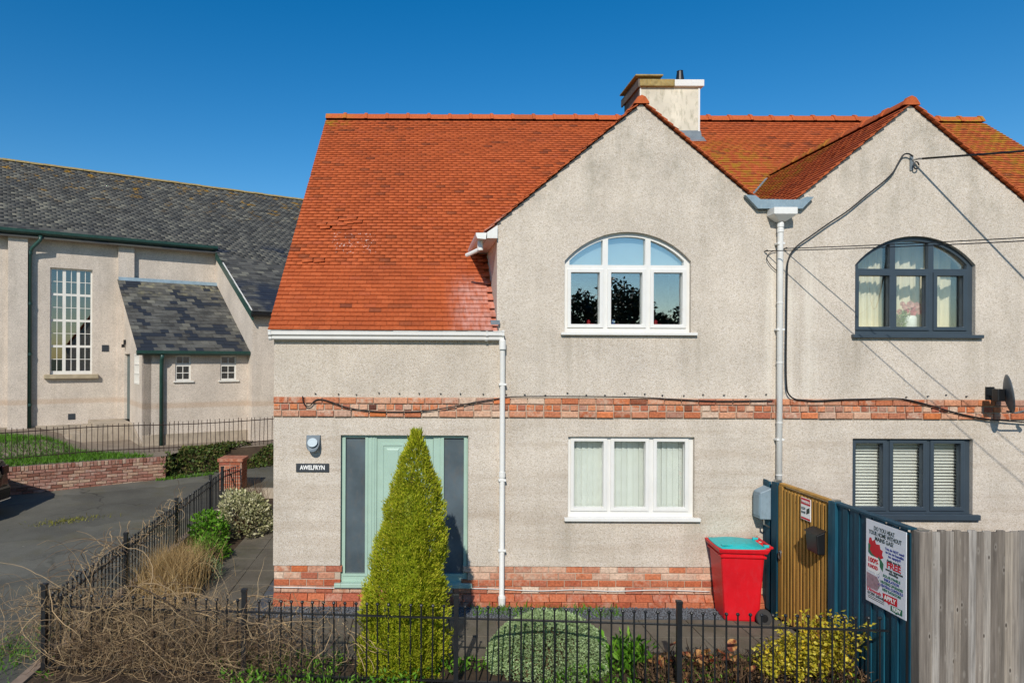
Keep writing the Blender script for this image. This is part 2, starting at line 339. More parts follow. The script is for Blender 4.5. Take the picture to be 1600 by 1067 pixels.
# ------------------------------------------------------------------ mesh helpers
class MB:
    def __init__(s): s.v = []; s.f = []
    def add(s, vs, fs):
        o = len(s.v); s.v.extend([tuple(q) for q in vs]); s.f.extend([tuple(i+o for i in f) for f in fs]); return s
    def box(s, x0, x1, y0, y1, z0, z1):
        x0, x1 = min(x0, x1), max(x0, x1); y0, y1 = min(y0, y1), max(y0, y1); z0, z1 = min(z0, z1), max(z0, z1)
        return s.add([(x0, y0, z0), (x1, y0, z0), (x1, y1, z0), (x0, y1, z0), (x0, y0, z1), (x1, y0, z1), (x1, y1, z1), (x0, y1, z1)],
                     [(0, 3, 2, 1), (4, 5, 6, 7), (0, 1, 5, 4), (1, 2, 6, 5), (2, 3, 7, 6), (3, 0, 4, 7)])
    def hexa(s, b, t):
        """b: four bottom points counter-clockwise from above, t: four top points"""
        return s.add(list(b)+list(t), [(0, 3, 2, 1), (4, 5, 6, 7), (0, 1, 5, 4), (1, 2, 6, 5), (2, 3, 7, 6), (3, 0, 4, 7)])
    def slab(s, poly, th):
        """polygon of 3-D points (any convex or simple planar) given a thickness vector"""
        n = len(poly); th = Vector(th)
        a = [Vector(q) for q in poly]; b = [q+th for q in a]
        fs = [tuple(range(n)), tuple(range(2*n-1, n-1, -1))]+[(i, i+n, (i+1) % n+n, (i+1) % n) for i in range(n)]
        return s.add(a+b, fs)
    def tube(s, pts, r, n=6, cap=True):
        pts = [Vector(q) for q in pts]; m = len(pts); rr = r if isinstance(r, (list, tuple)) else [r]*m
        vs = []; up = Vector((0, 0, 1)); prev = None
        for i, q in enumerate(pts):
            d = (pts[min(i+1, m-1)]-pts[max(i-1, 0)])
            d = d.normalized() if d.length > 1e-9 else Vector((0, 0, 1))
            if prev is None:
                a = d.cross(up)
                if a.length < 1e-3: a = d.cross(Vector((1, 0, 0)))
            else: a = prev-d*prev.dot(d)
            if a.length < 1e-6: a = d.cross(Vector((1, 0, 0)))
            a.normalize(); prev = a; b = d.cross(a)
            for k in range(n):
                an = 2*math.pi*k/n; vs.append(q+(a*math.cos(an)+b*math.sin(an))*rr[i])
        fs = [(i*n+k, i*n+(k+1) % n, (i+1)*n+(k+1) % n, (i+1)*n+k) for i in range(m-1) for k in range(n)]
        if cap: fs += [tuple(range(n-1, -1, -1)), tuple((m-1)*n+k for k in range(n))]
        return s.add(vs, fs)
    def lathe(s, prof, c=(0, 0, 0), ax='Z', n=16):
        vs = []; c = Vector(c)
        for r, h in prof:
            for k in range(n):
                a = 2*math.pi*k/n; p = (r*math.cos(a), r*math.sin(a), h)
                if ax == 'Y': p = (p[0], p[2], -p[1])
                if ax == 'X': p = (p[2], p[0], p[1])
                vs.append(c+Vector(p))
        m = len(prof)
        fs = [(i*n+k, i*n+(k+1) % n, (i+1)*n+(k+1) % n, (i+1)*n+k) for i in range(m-1) for k in range(n)]
        fs += [tuple(range(n-1, -1, -1)), tuple((m-1)*n+k for k in range(n))]
        return s.add(vs, fs)
    def mesh(s, name, mat, smooth=False, mtx=None):
        me = bpy.data.meshes.new(name)
        v = s.v if mtx is None else [tuple(mtx @ Vector(q)) for q in s.v]
        me.from_pydata(v, [], s.f); me.update()
        if mat: me.materials.append(MATS[mat])
        if smooth:
            for p in me.polygons: p.use_smooth = True
        return me
    def build(s, name, mat, parent=None, smooth=False, bevel=0, mtx=None, kind=None):
        o = link(name, s.mesh(name, mat, smooth, mtx), parent)
        if bevel:
            b = o.modifiers.new('bevel', 'BEVEL'); b.width = bevel; b.segments = 2; b.limit_method = 'ANGLE'; b.angle_limit = R(35)
        if kind: o['kind'] = kind
        return o

def link(name, me, parent=None, mtx=None):
    o = bpy.data.objects.new(name, me); COL.objects.link(o)
    if parent is not None:
        o.parent = parent
        if parent.type == 'EMPTY': o.matrix_parent_inverse = Matrix.Translation(-Vector(parent.location))
    if mtx is not None: o.matrix_basis = mtx
    return o
def thing(name, label, cat, loc=(0, 0, 0), group=None):
    o = bpy.data.objects.new(name, None); COL.objects.link(o); o.location = loc; o.empty_display_size = 0.2
    return tag(o, label, cat, group)
def tag(o, label, cat, group=None, kind=None):
    o['label'] = label; o['category'] = cat
    if group: o['group'] = group
    if kind: o['kind'] = kind
    return o
def struct(o): o['kind'] = 'structure'; return o

def fast_mesh(name, V, F, mat, parent=None, kind=None):
    """V (n,3), F (m,k) with equal k"""
    me = bpy.data.meshes.new(name); V = np.asarray(V, dtype=np.float32); F = np.asarray(F, dtype=np.int32)
    me.vertices.add(len(V)); me.vertices.foreach_set('co', V.ravel())
    m, k = F.shape; me.loops.add(m*k); me.loops.foreach_set('vertex_index', F.ravel())
    me.polygons.add(m); me.polygons.foreach_set('loop_start', np.arange(0, m*k, k, dtype=np.int32))
    me.polygons.foreach_set('loop_total', np.full(m, k, dtype=np.int32))
    me.update(calc_edges=True); me.materials.append(MATS[mat])
    o = link(name, me, parent)
    if kind: o['kind'] = kind
    return o

def rand_dirs(n):
    d = rng.normal(size=(n, 3)); return d/np.linalg.norm(d, axis=1, keepdims=True)
def leaves_geo(P, D, L, Wd, fold=0.15, droop=0.0):
    """pointed leaves: P base points, D directions, L lengths, Wd widths -> V, F(quads split in two along the rib)"""
    n = len(P); L = np.broadcast_to(L, (n,))[:, None]; Wd = np.broadcast_to(Wd, (n,))[:, None]
    D = D/np.linalg.norm(D, axis=1, keepdims=True)
    S = np.cross(D, rand_dirs(n)); S /= np.linalg.norm(S, axis=1, keepdims=True)+1e-9
    N = np.cross(D, S)
    a = P; b = P+D*L*0.45+S*Wd*0.5+N*L*fold; c = P+D*L; c = c-np.array([0, 0, 1])*L*droop; d = P+D*L*0.45-S*Wd*0.5+N*L*fold
    V = np.stack([a, b, c, d], 1).reshape(-1, 3)
    i = np.arange(n)*4
    F = np.stack([np.stack([i, i+1, i+2], 1), np.stack([i, i+2, i+3], 1)], 1).reshape(-1, 3)
    return V, F
def blades_geo(P, h, wd, lean=0.35):
    n = len(P); d = rng.normal(size=(n, 3))*lean; d[:, 2] = 1; d /= np.linalg.norm(d, axis=1, keepdims=True)
    a = rng.uniform(0, 2*np.pi, n); S = np.stack([np.cos(a), np.sin(a), 0*a], 1)
    h = np.broadcast_to(h, (n,))[:, None]; wd = np.broadcast_to(wd, (n,))[:, None]
    bend = rng.normal(size=(n, 3))*0.25; bend[:, 2] = 0
    m1 = P+d*h*0.55; tip = P+d*h+bend*h
    V = np.stack([P-S*wd/2, P+S*wd/2, m1+S*wd*0.4, m1-S*wd*0.4, tip], 1).reshape(-1, 3)
    i = np.arange(n)*5
    F = np.stack([np.stack([i, i+1, i+2], 1), np.stack([i, i+2, i+3], 1), np.stack([i+3, i+2, i+4], 1)], 1).reshape(-1, 3)
    return V, F
def join_geo(*g):
    V = []; F = []; o = 0
    for v, f in g: V.append(v); F.append(f+o); o += len(v)
    return np.concatenate(V), np.concatenate(F)

def chamfer_box(w_, d_, h_, c=0.006, jit=0.0, seed=0):
    """a brick: box with chamfered front edges, 20-odd faces"""
    r_ = random.Random(seed); mb = MB()
    x, y, z = w_/2, d_/2, h_/2
    def j(): return r_.uniform(-jit, jit)
    f = [(-x+c+j(), -y+j()*0.6, -z+c+j()), (x-c+j(), -y+j()*0.6, -z+c+j()), (x-c+j(), -y+j()*0.6, z-c+j()), (-x+c+j(), -y+j()*0.6, z-c+j())]
    m = [(-x, -y+c, -z), (x, -y+c, -z), (x, -y+c, z), (-x, -y+c, z)]
    b = [(-x, y, -z), (x, y, -z), (x, y, z), (-x, y, z)]
    mb.add(f+m+b, [(0, 1, 2, 3)]+[(i+4, (i+1) % 4+4, (i+1) % 4, i) for i in range(4)]+[(i+8, (i+1) % 4+8, (i+1) % 4+4, i+4) for i in range(4)])
    return mb
BRICKS = {}
def brick_mesh(kind, w_, d_, h_, mat, seed, jit=0.004):
    k = (kind, seed, mat)
    if k not in BRICKS: BRICKS[k] = chamfer_box(w_, d_, h_, 0.007, jit, seed*13+len(kind)).mesh('brick', mat)
    return BRICKS[k]
def brick_course(parent, x0, x1, z0, h, yf, pitch, mat, off=0.0, gap=0.010, proud=0.004, skip=None, header=False, mtx=None, name='brick', depth=0.1):
    x = x0-off; i = 0
    while x < x1-0.01:
        a = max(x, x0); b = min(x+pitch, x1)
        if b-a > 0.03 and not (skip and skip(0.5*(a+b))):
            wd = b-a-gap; me = brick_mesh('head' if header else 'stretch', pitch-gap, depth, h-gap, mat, random.randrange(6))
            m = Matrix.Translation((0.5*(a+b), yf+depth/2+random.uniform(-proud, proud), z0+h/2+random.uniform(-.002, .002))) @ Matrix.Rotation(random.uniform(-.012, .012), 4, 'Y') @ Matrix.Diagonal((wd/(pitch-gap), 1, 1, 1))
            link(name, me, parent, m if mtx is None else mtx @ m)
        x += pitch; i += 1

def fill_wall(outer, holes, yf, th, mat, name, parent, mtx=None):
    """facade in the XZ plane with openings; front skin at yf, back skin at yf+th, reveals between"""
    import bmesh
    bm = bmesh.new(); loops = [outer]+holes; edges = []; lv = []
    for lp in loops:
        vs = [bm.verts.new((x, yf, z)) for x, z in lp]; lv.append(vs)
        edges += [bm.edges.new((vs[i], vs[(i+1) % len(vs)])) for i in range(len(vs))]
    res = bmesh.ops.triangle_fill(bm, use_beauty=True, use_dissolve=False, edges=edges)
    fr = [g for g in res['geom'] if isinstance(g, bmesh.types.BMFace)]
    mp = {}
    for vs in lv:
        for v in vs: mp[v] = bm.verts.new((v.co.x, yf+th, v.co.z))
    for f in fr: bm.faces.new([mp[v] for v in reversed(f.verts)])
    for vs in lv:
        n = len(vs)
        for i in range(n):
            a, b = vs[i], vs[(i+1) % n]; bm.faces.new((a, b, mp[b], mp[a]))
    bmesh.ops.recalc_face_normals(bm, faces=bm.faces[:])
    me = bpy.data.meshes.new(name); bm.to_mesh(me); bm.free(); me.materials.append(MATS[mat])
    if mtx is not None: me.transform(mtx)
    return link(name, me, parent)

def arch(xl, xr, zs, zt, n=18):
    """points of a segmental arch from right springing over the crown to the left"""
    c = (xr-xl)/2; h = zt-zs; rad = (c*c+h*h)/(2*h); zc = zt-rad; xm = (xl+xr)/2; a0 = math.asin(c/rad)
    return [(xm+rad*math.sin(a0-2*a0*i/n), zc+rad*math.cos(a0-2*a0*i/n)) for i in range(n+1)]
def arch_z(x, xl, xr, zs, zt):
    c = (xr-xl)/2; h = zt-zs; rad = (c*c+h*h)/(2*h); xm = (xl+xr)/2
    return zt-rad+math.sqrt(max(0, rad*rad-(x-xm)**2))

def text_mesh(s, size, mat, bold=0.0, extrude=0.0008, align='CENTER', sx=1.0):
    cu = bpy.data.curves.new('text', 'FONT'); cu.body = s; cu.size = size; cu.align_x = align; cu.align_y = 'CENTER'
    cu.offset = bold; cu.extrude = extrude; cu.resolution_u = 3
    o = bpy.data.objects.new('text', cu); COL.objects.link(o)
    dg = bpy.context.evaluated_depsgraph_get(); me = bpy.data.meshes.new_from_object(o.evaluated_get(dg))
    bpy.data.objects.remove(o); bpy.data.curves.remove(cu)
    me.materials.clear(); me.materials.append(MATS[mat])
    if sx != 1.0: me.transform(Matrix.Diagonal((sx, 1, 1, 1)))
    return me
FX = lambda px: (px-650)/115.98
FZ = lambda py: 3.36-(py-558)/115.98
# ================================================================== THE SETTING: ground, drive, paths
def g(y): return 0.0 if y < -1 else 0.04*(y+1)       # drive
def g2(y): return 0.3*g(y)                             # garden beside the house
MB().add([(-600, -600, -0.08), (600, -600, -0.08), (600, 600, -0.08), (-600, 600, -0.08)], [(0, 1, 2, 3)]).build('ground', 'far_ground', kind='structure')
def sheet(name, mat, cells, zoff=0.0, g=g):
    mb = MB()
    for (x0, x1, y0, y1, nx, ny) in cells:
        xs = np.linspace(x0, x1, nx+1); ys = np.linspace(y0, y1, ny+1)
        vs = [(x, y, g(y)+zoff) for y in ys for x in xs]
        mb.add(vs, [(j*(nx+1)+i, j*(nx+1)+i+1, (j+1)*(nx+1)+i+1, (j+1)*(nx+1)+i) for j in range(ny) for i in range(nx)])
    return mb.build(name, mat, kind='structure')
sheet('driveway', 'asphalt', [(-20, -4.02, -2.6, 6.6, 8, 20), (-20, 1.0, 6.6, 16, 10, 10)], -0.01)
sheet('pavement', 'asphalt', [(-40, 40, -5.0, -2.6, 4, 2)], -0.014)
sheet('road', 'asphalt', [(-60, 60, -12, -5.0, 4, 2)], -0.05)
sheet('garden_bed', 'soil', [(-4.02, 4.64, -2.6, -0.0, 10, 6), (-4.02, -1.93, 0.0, 6.6, 4, 10)], 0.0, g2)
MB().hexa([(-4.12, -2.6, -.1), (-4.0, -2.6, -.1), (-4.0, 6.6, -.1), (-4.12, 6.6, -.1)], [(-4.12, -2.6, .012), (-4.0, -2.6, .012), (-4.0, 6.6, g(6.6)+.012), (-4.12, 6.6, g(6.6)+.012)]).build('kerb', 'dark_mortar', kind='structure')
MB().box(-4.0, -1.93, 6.55, 6.68, -.1, g(6.65)+.01).build('step_edge', 'concrete', kind='structure')
sheet('neighbour_garden', 'soil', [(4.76, 14, -2.6, 0, 4, 2)], -0.004)

path = MB().box(-3.25, 4.62, -1.6, -0.47, -0.05, 0.006).build('garden_path', 'dark_mortar', kind='structure')
slab_me = [chamfer_box(0.594, 0.03, 0.554, 0.006, 0.003, k).mesh('paving_slab', 'slab') for k in range(5)]
for r_ in range(2):
    x = -3.2
    while x < 4.5:
        link('paving_slab', random.choice(slab_me), path, Matrix.Translation((x+0.3, -1.32+0.565*r_, 0.012+random.uniform(-.003, .003))) @ Matrix.Rotation(R(-90)+random.uniform(-.006, .006), 4, 'X') @ Matrix.Rotation(random.uniform(-.006, .006), 4, 'Y'))
        x += 0.605
spath = MB().hexa([(-3.1, -0.46, g2(-.46)-.03), (-2.12, -0.46, g2(-.46)-.03), (-2.12, 5.6, g2(5.6)-.03), (-3.1, 5.6, g2(5.6)-.03)],
                  [(-3.1, -0.46, g2(-.46)+.006), (-2.12, -0.46, g2(-.46)+.006), (-2.12, 5.6, g2(5.6)+.006), (-3.1, 5.6, g2(5.6)+.006)]).build('side_path', 'dark_mortar', kind='structure')
slab2 = [chamfer_box(0.486, 0.03, 0.594, 0.006, 0.003, 20+k).mesh('paving_slab', 'slab') for k in range(4)]
for i in range(2):
    y = -0.46
    while y < 5.4:
        yy = y+0.3; link('paving_slab', random.choice(slab2), spath, Matrix.Translation((-2.85+0.49*i, yy, g2(yy)+0.011+random.uniform(-.003, .003))) @ Matrix.Rotation(R(-90)+0.012, 4, 'X'))
        y += 0.605
# gravel against the wall
gb = MB().box(-1.9, 4.6, -0.47, -0.07, -0.03, 0.022).build('gravel_strip', 'gravel_bed', kind='structure')
MB().box(-2.12, -1.93, -0.47, 6.0, -0.03, 0.03).build('gravel_margin', 'gravel_bed', kind='structure')
n = 5200; P = np.stack([rng.uniform(-2.05, 4.6, n), rng.uniform(-0.46, -0.09, n), rng.uniform(0.02, 0.035, n)], 1)
sz = rng.uniform(0.008, 0.02, n)[:, None]; D = rand_dirs(n); S = np.cross(D, rand_dirs(n)); N = np.cross(D, S)
V = np.stack([P+D*sz, P+S*sz, P-D*sz*0.9, P-S*sz, P+N*sz*0.8, P-N*sz*0.6], 1).reshape(-1, 3); i = np.arange(n)*6
F = np.concatenate([np.stack([i+a, i+b, i+c], 1) for a, b, c in [(0, 1, 4), (1, 2, 4), (2, 3, 4), (3, 0, 4), (1, 0, 5), (2, 1, 5), (3, 2, 5), (0, 3, 5)]])
tag(fast_mesh('gravel', V, F, 'gravel', kind='stuff'), 'dark grey slate gravel strip along the foot of the house wall', 'gravel')

# ================================================================== THE TWO HOUSES
X0, XP, X1 = -1.914, 4.83, 12.2
RIDGE_Y, RIDGE_Z, ME, SM = 5.64, 8.53, 3.71, 0.835
zm = lambda y: ME+SM*(y+0.12)
GA, GB, GZ, SG = 3.017, 6.643, 6.80, 0.84
GL, GR = 1.086, 8.574
def gz(x): return GZ-SG*min(abs(x-GA), abs(x-GB))
def yint(x): return (gz(x)-ME)/SM-0.12
houseL = thing('semi_detached_house', 'pebbledashed house with white arched window and sage green front door', 'house', (X0, 0, 0))
houseR = thing('semi_detached_house', 'right-hand pebbledashed house with dark grey window frames', 'house', (XP, 0, 0))

WIN_UL = dict(xl=FX(881.8), xr=FX(1079.4), zb=FZ(518), zs=FZ(406.5), zt=FZ(361))
WIN_LL = dict(xl=FX(888.4), xr=FX(1086), zb=FZ(807.5), zt=FZ(681))
WIN_UR = dict(xl=FX(1335.8), xr=FX(1524), zb=FZ(520), zs=FZ(410.5), zt=FZ(365.5))
WIN_LR = dict(xl=FX(1333), xr=FX(1521), zb=FZ(800), zt=FZ(682))
def outline(W):
    if 'zs' in W: return [(W['xl'], W['zb']), (W['xr'], W['zb'])]+arch(W['xl'], W['xr'], W['zs'], W['zt'])
    return [(W['xl'], W['zb']), (W['xr'], W['zb']), (W['xr'], W['zt']), (W['xl'], W['zt'])]
DX0, DX1, DZ0, DZ1 = FX(533), FX(732.5), 0.30, FZ(680)
PZ = 0.55
gzw = lambda x: gz(x)-0.016
outL = [(X0, PZ), (DX0, PZ), (DX0, DZ1), (DX1, DZ1), (DX1, PZ), (XP, PZ), (XP, 5.36), (4.60, 5.36), (4.60, gzw(4.60)), (GA, gzw(GA)), (GL, gzw(GL)), (GL, 3.70), (X0, 3.70)]
fill_wall(outL, [outline(WIN_UL), outline(WIN_LL)], 0.0, 0.28, 'render', 'wall', houseL)
outR = [(XP, PZ), (X1, PZ), (X1, 3.70), (GR, 3.70), (GR, gzw(GR)), (GB, gzw(GB)), (5.06, gzw(5.06)), (5.06, 5.36), (XP, 5.36)]
fill_wall(outR, [outline(WIN_UR), outline(WIN_LR)], 0.0, 0.28, 'render', 'wall', houseR)
# side, back, cheeks, inner walls
def side_poly(x): return [(x, 0.28, 0), (x, 10.9, 0), (x, 10.9, zm(2*RIDGE_Y-10.9)-0.1), (x, RIDGE_Y, RIDGE_Z-0.12), (x, 0.28, zm(0.28)-0.1)]
MB().slab(side_poly(X0), (0.25, 0, 0)).build('side_wall', 'render', houseL)
MB().slab(side_poly(X1-0.25), (0.25, 0, 0)).build('side_wall', 'render', houseR)
MB().box(X0, XP, 10.9, 11.15, 0, 3.6).build('back_wall', 'render', houseL)
MB().box(XP, X1, 10.9, 11.15, 0, 3.6).build('back_wall', 'render', houseR)
MB().slab([(GL, 0.28, 3.6), (GL, 1.58, 3.6), (GL, 1.58, 5.02), (GL, 0.28, 5.02)], (0.2, 0, 0)).build('cheek_wall', 'render', houseL)
MB().slab([(GR-0.2, 0.28, 3.6), (GR-0.2, 1.58, 3.6), (GR-0.2, 1.58, 5.02), (GR-0.2, 0.28, 5.02)], (0.2, 0, 0)).build('cheek_wall', 'render', houseR)
MB().box(X0+0.25, XP-0.1, 0.29, 10.8, 2.62, 2.74).build('upper_floor', 'room', houseL)
MB().box(XP+0.1, X1-0.3, 0.29, 10.8, 2.62, 2.74).build('upper_floor', 'room', houseR)
MB().box(XP-0.1, XP+0.1, 0.29, 10.8, 0, 5.1).build('party_wall', 'room', houseL)
MB().box(X0+0.25, XP-0.1, 3.6, 3.7, 0, 6.3).build('inner_wall', 'room_dark', houseL)
MB().box(XP+0.1, X1-0.3, 1.7, 1.8, 0, 5.0).build('inner_wall', 'room', houseR)

# ---------------- windows
def casement(house, label, W, panes, zp0, zp1, zu0, mat, gl='glass', sillx=None, sillz=None, rec=0.055):
    xl, xr = W['xl'], W['xr']; holes = [[(a, zp0), (b, zp0), (b, zp1), (a, zp1)] for a, b in panes]
    ups = []
    if 'zs' in W:
        ms = [(panes[0][1]+panes[1][0])/2, (panes[1][1]+panes[2][0])/2]; hw = 0.036
        ia = dict(xl=xl+0.055, xr=xr-0.055, zs=W['zs']-0.01, zt=W['zt']-0.055)
        for a, b in ((ia['xl']+0.02, ms[0]-hw), (ms[0]+hw, ms[1]-hw), (ms[1]+hw, ia['xr']-0.02)):
            N_ = 10; top = [(b+(a-b)*i/N_, max(zu0+0.004, arch_z(b+(a-b)*i/N_, **ia))) for i in range(N_+1)]
            lp = [(a, zu0), (b, zu0)]+[q for q in top if q[1] > zu0+0.005]
            ups.append(lp)
    fr = fill_wall(outline(W), holes+ups, rec, 0.065, mat, 'window', house); fr['label'] = label
    for (a, b) in panes:
        e = 0.05
        s_ = fill_wall([(a-e, zp0-e), (b+e, zp0-e), (b+e, zp1+e), (a-e, zp1+e)], [[(a, zp0), (b, zp0), (b, zp1), (a, zp1)]], rec-0.018, 0.03, mat, 'sash', fr)
        bv = s_.modifiers.new('bevel', 'BEVEL'); bv.width = 0.005; bv.segments = 1; bv.limit_method = 'ANGLE'; bv.angle_limit = R(60)
        MB().box(a-0.002, b+0.002, rec+0.042, rec+0.05, zp0-0.002, zp1+0.002).build('pane', gl, fr)
        MB().box(a, b, rec-0.004, rec+0.012, zp1+0.018, zp1+0.03).build('trickle_vent', mat, fr)
    for lp in ups:
        MB().slab([(x, rec+0.042, z) for x, z in lp], (0, 0.008, 0)).build('pane', gl, fr)
    sx = sillx; MB().box(sx[0], sx[1], -0.055, rec+0.03, sillz[1], sillz[0]).build('sill', mat, fr, bevel=0.006)
    return fr
casement(houseL, 'white arched window', WIN_UL, [(FX(893), FX(938)), (FX(956), FX(1005)), (FX(1023), FX(1068))], FZ(505), FZ(424), FZ(412), 'upvc', sillx=(FX(875.6), FX(1088)), sillz=(FZ(518.3), FZ(522.5)))
casement(houseL, 'white three-pane window with vertical blinds', WIN_LL, [(FX(899), FX(945)), (FX(962), FX(1011)), (FX(1029), FX(1073))], FZ(792.5), FZ(689), 0, 'upvc', 'blind_glass', sillx=(FX(882), FX(1094)), sillz=(FZ(806.6), FZ(812)))
casement(houseR, 'dark grey arched window with cream curtains', WIN_UR, [(FX(1345), FX(1393)), (FX(1404), FX(1450)), (FX(1468), FX(1509))], FZ(507), FZ(427), FZ(416), 'grey_frame', 'blind_glass', sillx=(FX(1330), FX(1533)), sillz=(FZ(519.6), FZ(525)))
casement(houseR, 'dark grey three-pane window with slatted blinds', WIN_LR, [(FX(1341), FX(1384)), (FX(1400), FX(1447)), (FX(1464), FX(1506))], FZ(790), FZ(690), 0, 'grey_frame', 'blind_glass', sillx=(FX(1333), FX(1529)), sillz=(FZ(799.6), FZ(808)))

# ---------------- front door
lights = [(FX(540), FX(571)), (FX(694.5), FX(726))]; lz0, lz1 = FZ(898), FZ(684.5); leaf = (FX(589), FX(678))
hl = [[(a, lz0), (b, lz0), (b, lz1), (a, lz1)] for a, b in lights]+[[(leaf[0], DZ0+0.07), (leaf[1], DZ0+0.07), (leaf[1], lz1), (leaf[0], lz1)]]
df = fill_wall([(DX0+0.004, DZ0+0.02), (DX1-0.004, DZ0+0.02), (DX1-0.004, DZ1-0.004), (DX0+0.004, DZ1-0.004)], hl, 0.06, 0.07, 'sage', 'door_frame', houseL)
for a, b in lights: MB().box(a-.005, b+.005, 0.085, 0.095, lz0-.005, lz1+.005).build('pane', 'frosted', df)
for (a, b) in lights:
    fill_wall([(a-.035, lz0-.035), (b+.035, lz0-.035), (b+.035, lz1+.022), (a-.035, lz1+.022)], [[(a, lz0), (b, lz0), (b, lz1), (a, lz1)]], 0.05, 0.02, 'sage', 'glazing_bead', df)
for x in (FX(579), FX(583.5), FX(686)): MB().box(x, x+0.02, 0.052, 0.062, DZ0+.04, DZ1-.02).build('mullion_bead', 'sage', df)
MB().box(FX(524), FX(739), -0.05, 0.12, DZ0-0.035, DZ0+0.02).build('threshold', 'sage', df, bevel=0.006)
door = MB().box(leaf[0]+.004, leaf[1]-.004, 0.078, 0.12, DZ0+0.075, lz1-.004).build('door', 'sage', houseL)
mx = (leaf[0]+leaf[1])/2
for a, b in ((leaf[0]+.09, mx-.04), (mx+.04, leaf[1]-.09)):
    for z0, z1 in ((1.05, lz1-.11), (0.5, 0.93)):
        fill_wall([(a-.02, z0-.02), (b+.02, z0-.02), (b+.02, z1+.02), (a-.02, z1+.02)], [[(a, z0), (b, z0), (b, z1), (a, z1)]], 0.069, 0.012, 'sage', 'panel_moulding', door)
        MB().hexa([(a+.03, .082, z0+.03), (b-.03, .082, z0+.03), (b-.06, .066, z0+.06), (a+.06, .066, z0+.06)],
                  [(a+.03, .082, z1-.03), (b-.03, .082, z1-.03), (b-.06, .066, z1-.06), (a+.06, .066, z1-.06)]).build('door_panel', 'sage', door)
MB().box(mx-.12, mx+.12, .064, .08, .97, 1.01).build('letter_plate', 'steel', door, bevel=.004)

# ---------------- brick plinth and band
plinthL = MB().box(X0+.01, DX0, 0.02, 0.28, 0, PZ-0.004).box(DX0, DX1, 0.02, 0.28, 0, DZ0-.04).box(DX1, XP, 0.02, 0.28, 0, PZ-0.004).build('brick_plinth', 'mortar', houseL)
plinthR = MB().box(XP, X1-.01, 0.02, 0.28, 0, PZ-0.004).build('brick_plinth', 'mortar', houseR)
CH = 0.0917
def plinth(par, xa, xb, mid=None):
    sk = (lambda x: mid[0]-.02 < x < mid[1]+.02) if mid else None
    for k in range(6):
        z0 = PZ-0.003-CH*(k+1); s_ = sk if (mid and z0+CH/2 > DZ0-.04) else None
        if k < 2: brick_course(par, xa, xb, z0, CH, 0.010, 0.232, 'plinth_brick', off=(0.1 if k % 2 else 0), skip=s_)
        elif k < 4: brick_course(par, xa, xb, z0, CH, 0.006 if k == 2 else -0.004, 0.232, 'red_brick' if k == 2 else 'plinth_brick', off=(0.13 if k % 2 else .02), skip=s_, proud=.003)
        elif k == 4:
            x = xa
            while x < xb-.02:
                b_ = min(x+.232, xb); zz = z0
                MB().hexa([(x+.005, -.055, zz+.004), (b_-.005, -.055, zz+.004), (b_-.005, .05, zz+.004), (x+.005, .05, zz+.004)],
                          [(x+.005, -.006, zz+CH-.006), (b_-.005, -.006, zz+CH-.006), (b_-.005, .05, zz+CH-.004), (x+.005, .05, zz+CH-.004)]).build('plinth_brick', 'red_brick', par)
                x += .232
        else: brick_course(par, xa, xb, z0, CH, -0.058, 0.232, 'red_brick', off=.07, proud=.003)
plinth(plinthL, X0+.005, XP, (DX0, DX1)); plinth(plinthR, XP, X1-.01)
bandL = MB().box(X0-.002, XP, -.006, .02, 2.543, 2.823).build('brick_band', 'mortar', houseL)
bandR = MB().box(XP, X1, -.006, .02, 2.543, 2.823).build('brick_band', 'mortar', houseR)
for par, xa, xb in ((bandL, X0-.004, XP), (bandR, XP, X1)):
    brick_course(par, xa, xb, 2.731, .089, -.032, .230, 'brick', off=.03, proud=.006)
    brick_course(par, xa, xb, 2.642, .089, -.023, .118, 'brick', off=.02, gap=.018, proud=.008, header=True)
    brick_course(par, xa, xb, 2.553, .089, -.032, .235, 'brick', off=.12, proud=.006)
# cable hooks left in the render above the band
for h, xa, xb in ((houseL, -1.35, 4.8), (houseR, 6.6, 8.1)):
    x = xa
    while x < xb:
        zz = 2.87+random.uniform(-.018, .016)
        q_ = random.uniform(-1, 1); MB().box(x-.004, x+.004, -.024, .0, zz-.014*random.random(), zz+.005).box(x-.010-.008*max(0, q_), x+.010-.008*min(0, q_), -.024, -.015, zz+.001, zz+.008).build('hook', 'cable', h)
        x += .275+random.uniform(-.035, .035)

